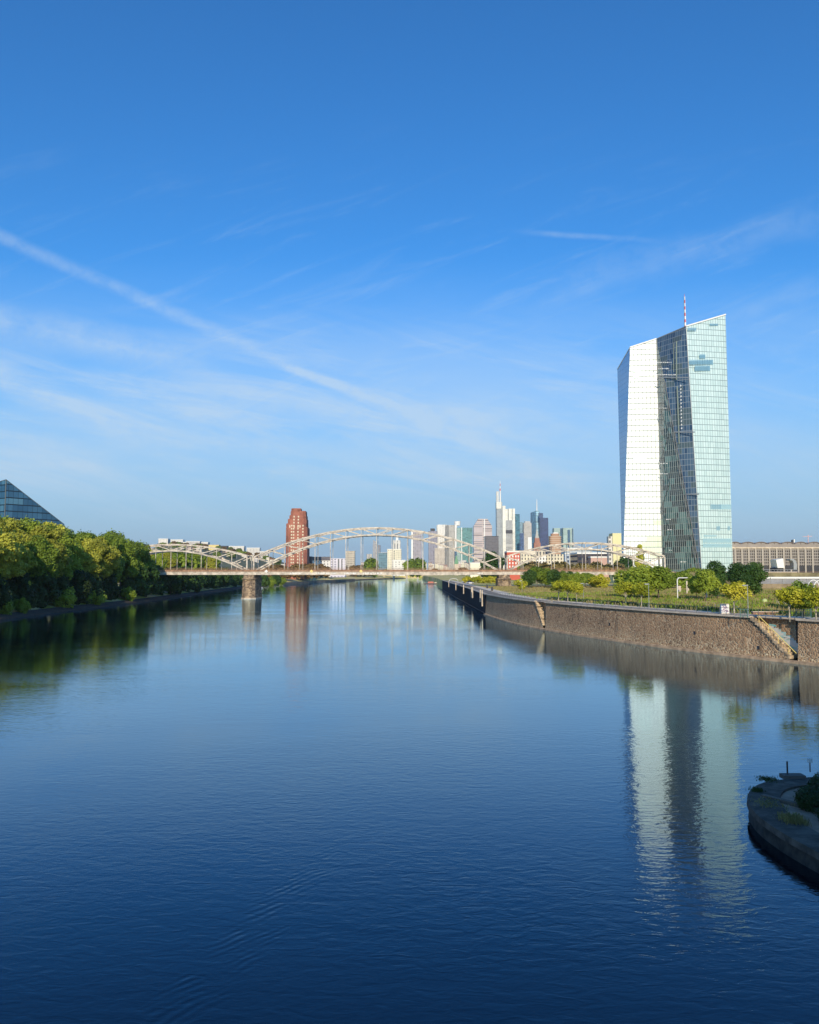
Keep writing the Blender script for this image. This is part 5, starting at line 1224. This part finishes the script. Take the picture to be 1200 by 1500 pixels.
# benches / people-sized bollards on the wide quay near the bridge
for px, py, h, lb in ((714, 862.5, 1.7, 'dark info post on the far promenade, left one'), (721, 866, 1.5, 'dark info post on the far promenade, right one')):
    q = inpark(px, py); t = thing('info_post', lb, 'post', tuple(q)); MB().box(q.x - .4, q.x + .4, q.y - .2, q.y + .2, GZ, GZ + h).build('panel', M['dark'], t); MB().box(q.x - .45, q.x + .45, q.y - .25, q.y + .25, GZ, GZ + .12).build('foot', M['concrete'], t)
# parked cars far under the bridge
cpr = thing('parked_car', 'small parked car on the quay beneath the bridge', 'car', (0, 0, 0), 'cars parked beneath the bridge')
carm = mat('car_paint', (.5, .5, .52), .3, metal=.3); card = mat('car_dark', (.05, .055, .07), .3, metal=.3)
MB().hexa([(-2.1, -.85, .3), (2.1, -.85, .3), (2.1, .85, .3), (-2.1, .85, .3), (-2.05, -.82, .85), (2.0, -.82, .8), (2.0, .82, .8), (-2.05, .82, .85)]).build('body', carm, cpr)
MB().hexa([(-1.5, -.78, .85), (1.2, -.78, .82), (1.2, .78, .82), (-1.5, .78, .85), (-1.1, -.65, 1.4), (.5, -.65, 1.4), (.5, .65, 1.4), (-1.1, .65, 1.4)]).build('cabin', card, cpr)
for sx in (-1.3, 1.3):
    for sy in (-.86, .7): MB().tube((sx, sy, .32), (sx, sy + .16, .32), .32, .32, 12).build('wheel', M['dark'], cpr)
first = True
for i in range(16):
    px = 655 + (i % 8) * 4.2 + rr.uniform(-1, 1); Y = 470 + (i // 8) * 45 + rr.uniform(-6, 6)
    loc = (max(X(px, Y), fl(min(Y, 650)) + 10), Y, GZ)
    if first: cpr.location = loc; cpr.rotation_euler = (0, 0, .3); first = False
    else: dup(cpr, loc, rr.uniform(-.4, .8) + (1.5 if i % 2 else 0))
ar = thing('white_arch_tent', 'pale arched canopy on the quay beneath the bridge', 'canopy', (X(664, 460), 460, GZ))
o = MB(); n = 10; x0, x1 = X(658, 460), X(671, 460)
pts = [((x0 + x1) / 2 - (x1 - x0) / 2 * math.cos(math.pi * i / n), GZ + 1.6 + 1.6 * math.sin(math.pi * i / n)) for i in range(n + 1)]
for a_, c_ in zip(pts[:-1], pts[1:]): o.bar((a_[0], 460, a_[1]), (c_[0], 460, c_[1]), 2.2, .15)
o.build('roof', M['white'], ar)
for p_ in (pts[0], pts[-1]): MB().box(p_[0] - .1, p_[0] + .1, 459.8, 460.2, GZ, p_[1]).build('leg', M['metal_grey'], ar)

# moored pontoon boat beyond the quay end
q = G(634, 854.5); Yp = 880
bo = thing('moored_boat', 'low red and grey boat moored past the far end of the quay wall', 'boat', (X(634, Yp), Yp, 0))
x0, x1 = X(620, Yp), X(647, Yp)
MB().hexa([(x0 + 2, Yp, -.3), (x1, Yp, -.3), (x1, Yp + 4, -.3), (x0 + 2, Yp + 4, -.3), (x0, Yp - .3, .9), (x1, Yp - .3, .9), (x1, Yp + 4.3, .9), (x0, Yp + 4.3, .9)]).build('hull', mat('hull_dark', (.12, .10, .10), .6), bo)
MB().box(x0 + 5, x0 + 11, Yp + .6, Yp + 3.4, .9, 2.5).build('cabin', mat('boat_red', (.55, .16, .10), .6), bo); MB().box(x0 + 12, x1 - 1, Yp + .4, Yp + 3.6, .9, 1.9).build('deck_house', M['concrete'], bo)
# buoy near the pier
q = G(383, 861.5); t = thing('buoy', 'small white buoy floating right of the bridge pier', 'buoy', tuple(q)); MB().tube((q.x, q.y, -.3), (q.x, q.y, .7), .8, .8, 12).build('float', M['white'], t); MB().tube((q.x, q.y, .7), (q.x, q.y, 1.6), .25, .15, 8).build('top_mark', M['white'], t)
# low promenade wall of the far left shore
lw = MB(); pl = [(415, 857), (450, 854.5), (500, 851.5), (520, 850.2)]
gp = [G(a_, b2) for a_, b2 in pl]
for a_, c_ in zip(gp[:-1], gp[1:]): lw.hexa([(a_.x, a_.y, -.5), (c_.x, c_.y, -.5), (c_.x - 4, c_.y, -.5), (a_.x - 4, a_.y, -.5), (a_.x, a_.y, 2.4), (c_.x, c_.y, 2.4), (c_.x - 4, c_.y, 2.4), (a_.x - 4, a_.y, 2.4)])
tag(lw.build('embankment_wall', mat('bank_wall', (.30, .22, .15), .9, vary=.3, vscale=.1), uv=False), 'low tan stone embankment wall on the far left shore beyond the bridge', 'wall')
# low road bridge closing the river far away
Yz = 1560
lb_ = thing('distant_road_bridge', 'low pale road bridge closing the river in the distance', 'bridge', (X(590, Yz), Yz, 0))
MB().box(X(545, Yz), X(650, Yz), Yz, Yz + 12, 6.6, 8.6).build('deck', M['concrete'], lb_)
for px in (563, 577, 596, 612): MB().box(X(px, Yz) - 1.6, X(px, Yz) + 1.6, Yz + 1, Yz + 11, -1, 6.6).build('pier', M['concrete'], lb_)

# ---------------------------------------------------------------- near headland at the lower right
tip = []
pts = [(9, -75), (11.5, -30), (15.5, 5), (16.6, 33), (16.2, 37), (16.3, 40), (17.2, 43), (19.2, 45.6), (22.5, 46.8), (28, 47.6), (40, 48), (70, 44), (140, 20)]
pts = [(a_ * 1.035, b_ * 1.035) for a_, b_ in pts]
ln = smooth_line(pts, .8)
HZ_ = .85
M['blocks'] = stone_mat(); M['blocks'].name = 'kerb_blocks'
for n_ in M['blocks'].node_tree.nodes:
    if n_.type == 'TEX_VORONOI': n_.inputs['Scale'].default_value = 3.6
hd = MB()
inn = offs(ln, -1.5)
# landward is to the right when walking away, so use negative offsets
hd_w = thing('headland_wall', 'rounded low stone wall edging the shaded headland at the lower right', 'wall', (17, 40, 0))
o = MB(); o2_ = MB(); i1 = offs(ln, -.25); i2 = offs(ln, -1.7)
for i in range(len(ln) - 1):
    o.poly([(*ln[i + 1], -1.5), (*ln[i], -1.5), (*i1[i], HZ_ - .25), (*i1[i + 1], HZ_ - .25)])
    o2_.hexa([(*offs(ln, -.12)[i], HZ_ - .25), (*offs(ln, -.12)[i + 1], HZ_ - .25), (*i2[i + 1], HZ_ - .25), (*i2[i], HZ_ - .25), (*offs(ln, -.15)[i], HZ_ + .05), (*offs(ln, -.15)[i + 1], HZ_ + .05), (*i2[i + 1], HZ_ + .1), (*i2[i], HZ_ + .1)]) if ln[i][1] > -20 else None
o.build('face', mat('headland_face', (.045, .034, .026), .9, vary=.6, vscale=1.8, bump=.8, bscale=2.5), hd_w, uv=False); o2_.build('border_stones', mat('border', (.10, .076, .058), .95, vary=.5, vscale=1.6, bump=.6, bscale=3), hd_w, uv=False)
o = MB(); o.poly([(*p_, HZ_ - .02) for p_ in i1][::-1] + [(140, -75, HZ_ - .02)]); 
tag(o.build('headland', mat('sandy_path', (.46, .28, .19), .95, vary=.3, vscale=.7, bump=.4, bscale=4), uv=False), kind='structure')
kb = smooth_line([(18.5, 44.1), (19.9, 41.9), (21.1, 39.3), (21.9, 37.0), (23.4, 34)], .7); kb2 = offs(kb, .3)
o = MB()
for i in range(len(kb) - 1): o.hexa([(*kb[i], HZ_ - .1), (*kb[i + 1], HZ_ - .1), (*kb2[i + 1], HZ_ - .1), (*kb2[i], HZ_ - .1), (*kb[i], HZ_ + .16), (*kb[i + 1], HZ_ + .16), (*kb2[i + 1], HZ_ + .16), (*kb2[i], HZ_ + .16)])
tag(o.build('kerb_stones', mat('kerb', (.16, .12, .09), .9), uv=False), 'short kerb line crossing the sandy headland path', 'kerb')
q = G(1154, 1140, HZ_); t = thing('mooring_post', 'thin dark post standing at the tip of the headland', 'post', tuple(q)); MB().tube(q, q + Vector((0, 0, .95)), .05, .05, 8).build('shaft', M['dark'], t); MB().box(q.x - .35, q.x + .9, q.y - .35, q.y + .3, HZ_, HZ_ + .22).build('plinth', mat('plinth_dark', (.15, .12, .10), .9), t)
q = G(1187, 1131, HZ_); t = thing('marker_post', 'small marker post with a white top beside the headland bush', 'post', tuple(q)); MB().tube(q, q + Vector((0, 0, .55)), .045, .045, 8).build('shaft', M['metal_grey'], t); MB().box(q.x - .12, q.x + .12, q.y - .1, q.y + .1, q.z + .55, q.z + .8).build('cap', M['white'], t)
mk('headbush', 'leaf_shade', 1.6, 2.3, 41, n=12000, leaf=.10, base=.0, clumps=22, name='shrub')
for px, py, h, lb, r_ in ((1200, 1184, .85, 'dark leafy bush on the headland, the one reaching its sandy path', 1.0), (1226, 1168, 1.0, 'dark leafy bush rising at the right edge of the headland', 1.0), (1222, 1205, .55, 'low dark bush at the edge of the picture on the headland', .9)):
    q = G(px, py, HZ_); plant('headbush', tuple(q), h, label=lb, rxy=r_)
def tuft(px, py, n, sp, m, hgt, name, lb):
    q = G(px, py, HZ_); tag(scatter(name, m, [(q.x + rr.gauss(0, sp * .7), q.y + rr.gauss(0, sp), HZ_) for _ in range(n)], .022, px, hgt), lb, 'grass')
tuft(1163, 1205, 700, .34, M['leaf_dry'], .34, 'dry_grass', 'dry straw-coloured grass tuft on the headland path'); tuft(1109, 1160, 250, .2, M['leaf_shade'], .22, 'weeds', 'small weed tuft at the rounded tip of the headland')
tuft(1128, 1180, 500, .5, M['leaf_dry'], .16, 'low_grass', 'thin low grass behind the border stones of the headland'); tuft(1125, 1143, 350, .4, M['leaf_shade'], .14, 'weeds', 'weeds on the far rim of the headland')
# added unseen block behind the viewer that throws shade over the headland tip
wt = thing('sun_blocker', 'unseen sun blocker added behind the viewpoint to shade the headland', 'sun blocker', (40, -40, 0))
MB().box(13.6, 90, -60, -14, 0, 30).build('wall', F('f_blocker', (.32, .18, .12), (.10, .11, .12), 5, 4.5, .5, .5), wt); MB().box(12.6, 91, -61, -13, 30, 31.2).build('roof', M['metal_grey'], wt)  # wall and roof belong to the added unseen sun blocker

# ---------------------------------------------------------------- clean up helper properties, unused prototypes
for k_, (pr, h_) in protos.items():
    if k_ not in used:
        for c_ in list(pr.children): bpy.data.objects.remove(c_)
        bpy.data.objects.remove(pr)
for o_ in bpy.data.objects:
    if '_o' in o_: del o_['_o']
# ---------------------------------------------------------------- morning haze: one closed box of thin even air
hzb = MB().box(-12600, 12600, -3600, 14600, -7.5, 420).build('haze', None, uv=False); tag(hzb, kind='stuff')
hm = bpy.data.materials.new('haze_air'); hm.use_nodes = True; ht = hm.node_tree
for n_ in list(ht.nodes):
    if n_.type == 'BSDF_PRINCIPLED': ht.nodes.remove(n_)
pv = ht.nodes.new('ShaderNodeVolumePrincipled'); pv.inputs['Color'].default_value = (.86, .93, 1, 1); pv.inputs['Density'].default_value = .000045; pv.inputs['Anisotropy'].default_value = .2
ho = [n_ for n_ in ht.nodes if n_.type == 'OUTPUT_MATERIAL'][0]; ht.links.new(pv.outputs[0], ho.inputs['Volume'])
hzb.data.materials.append(hm)
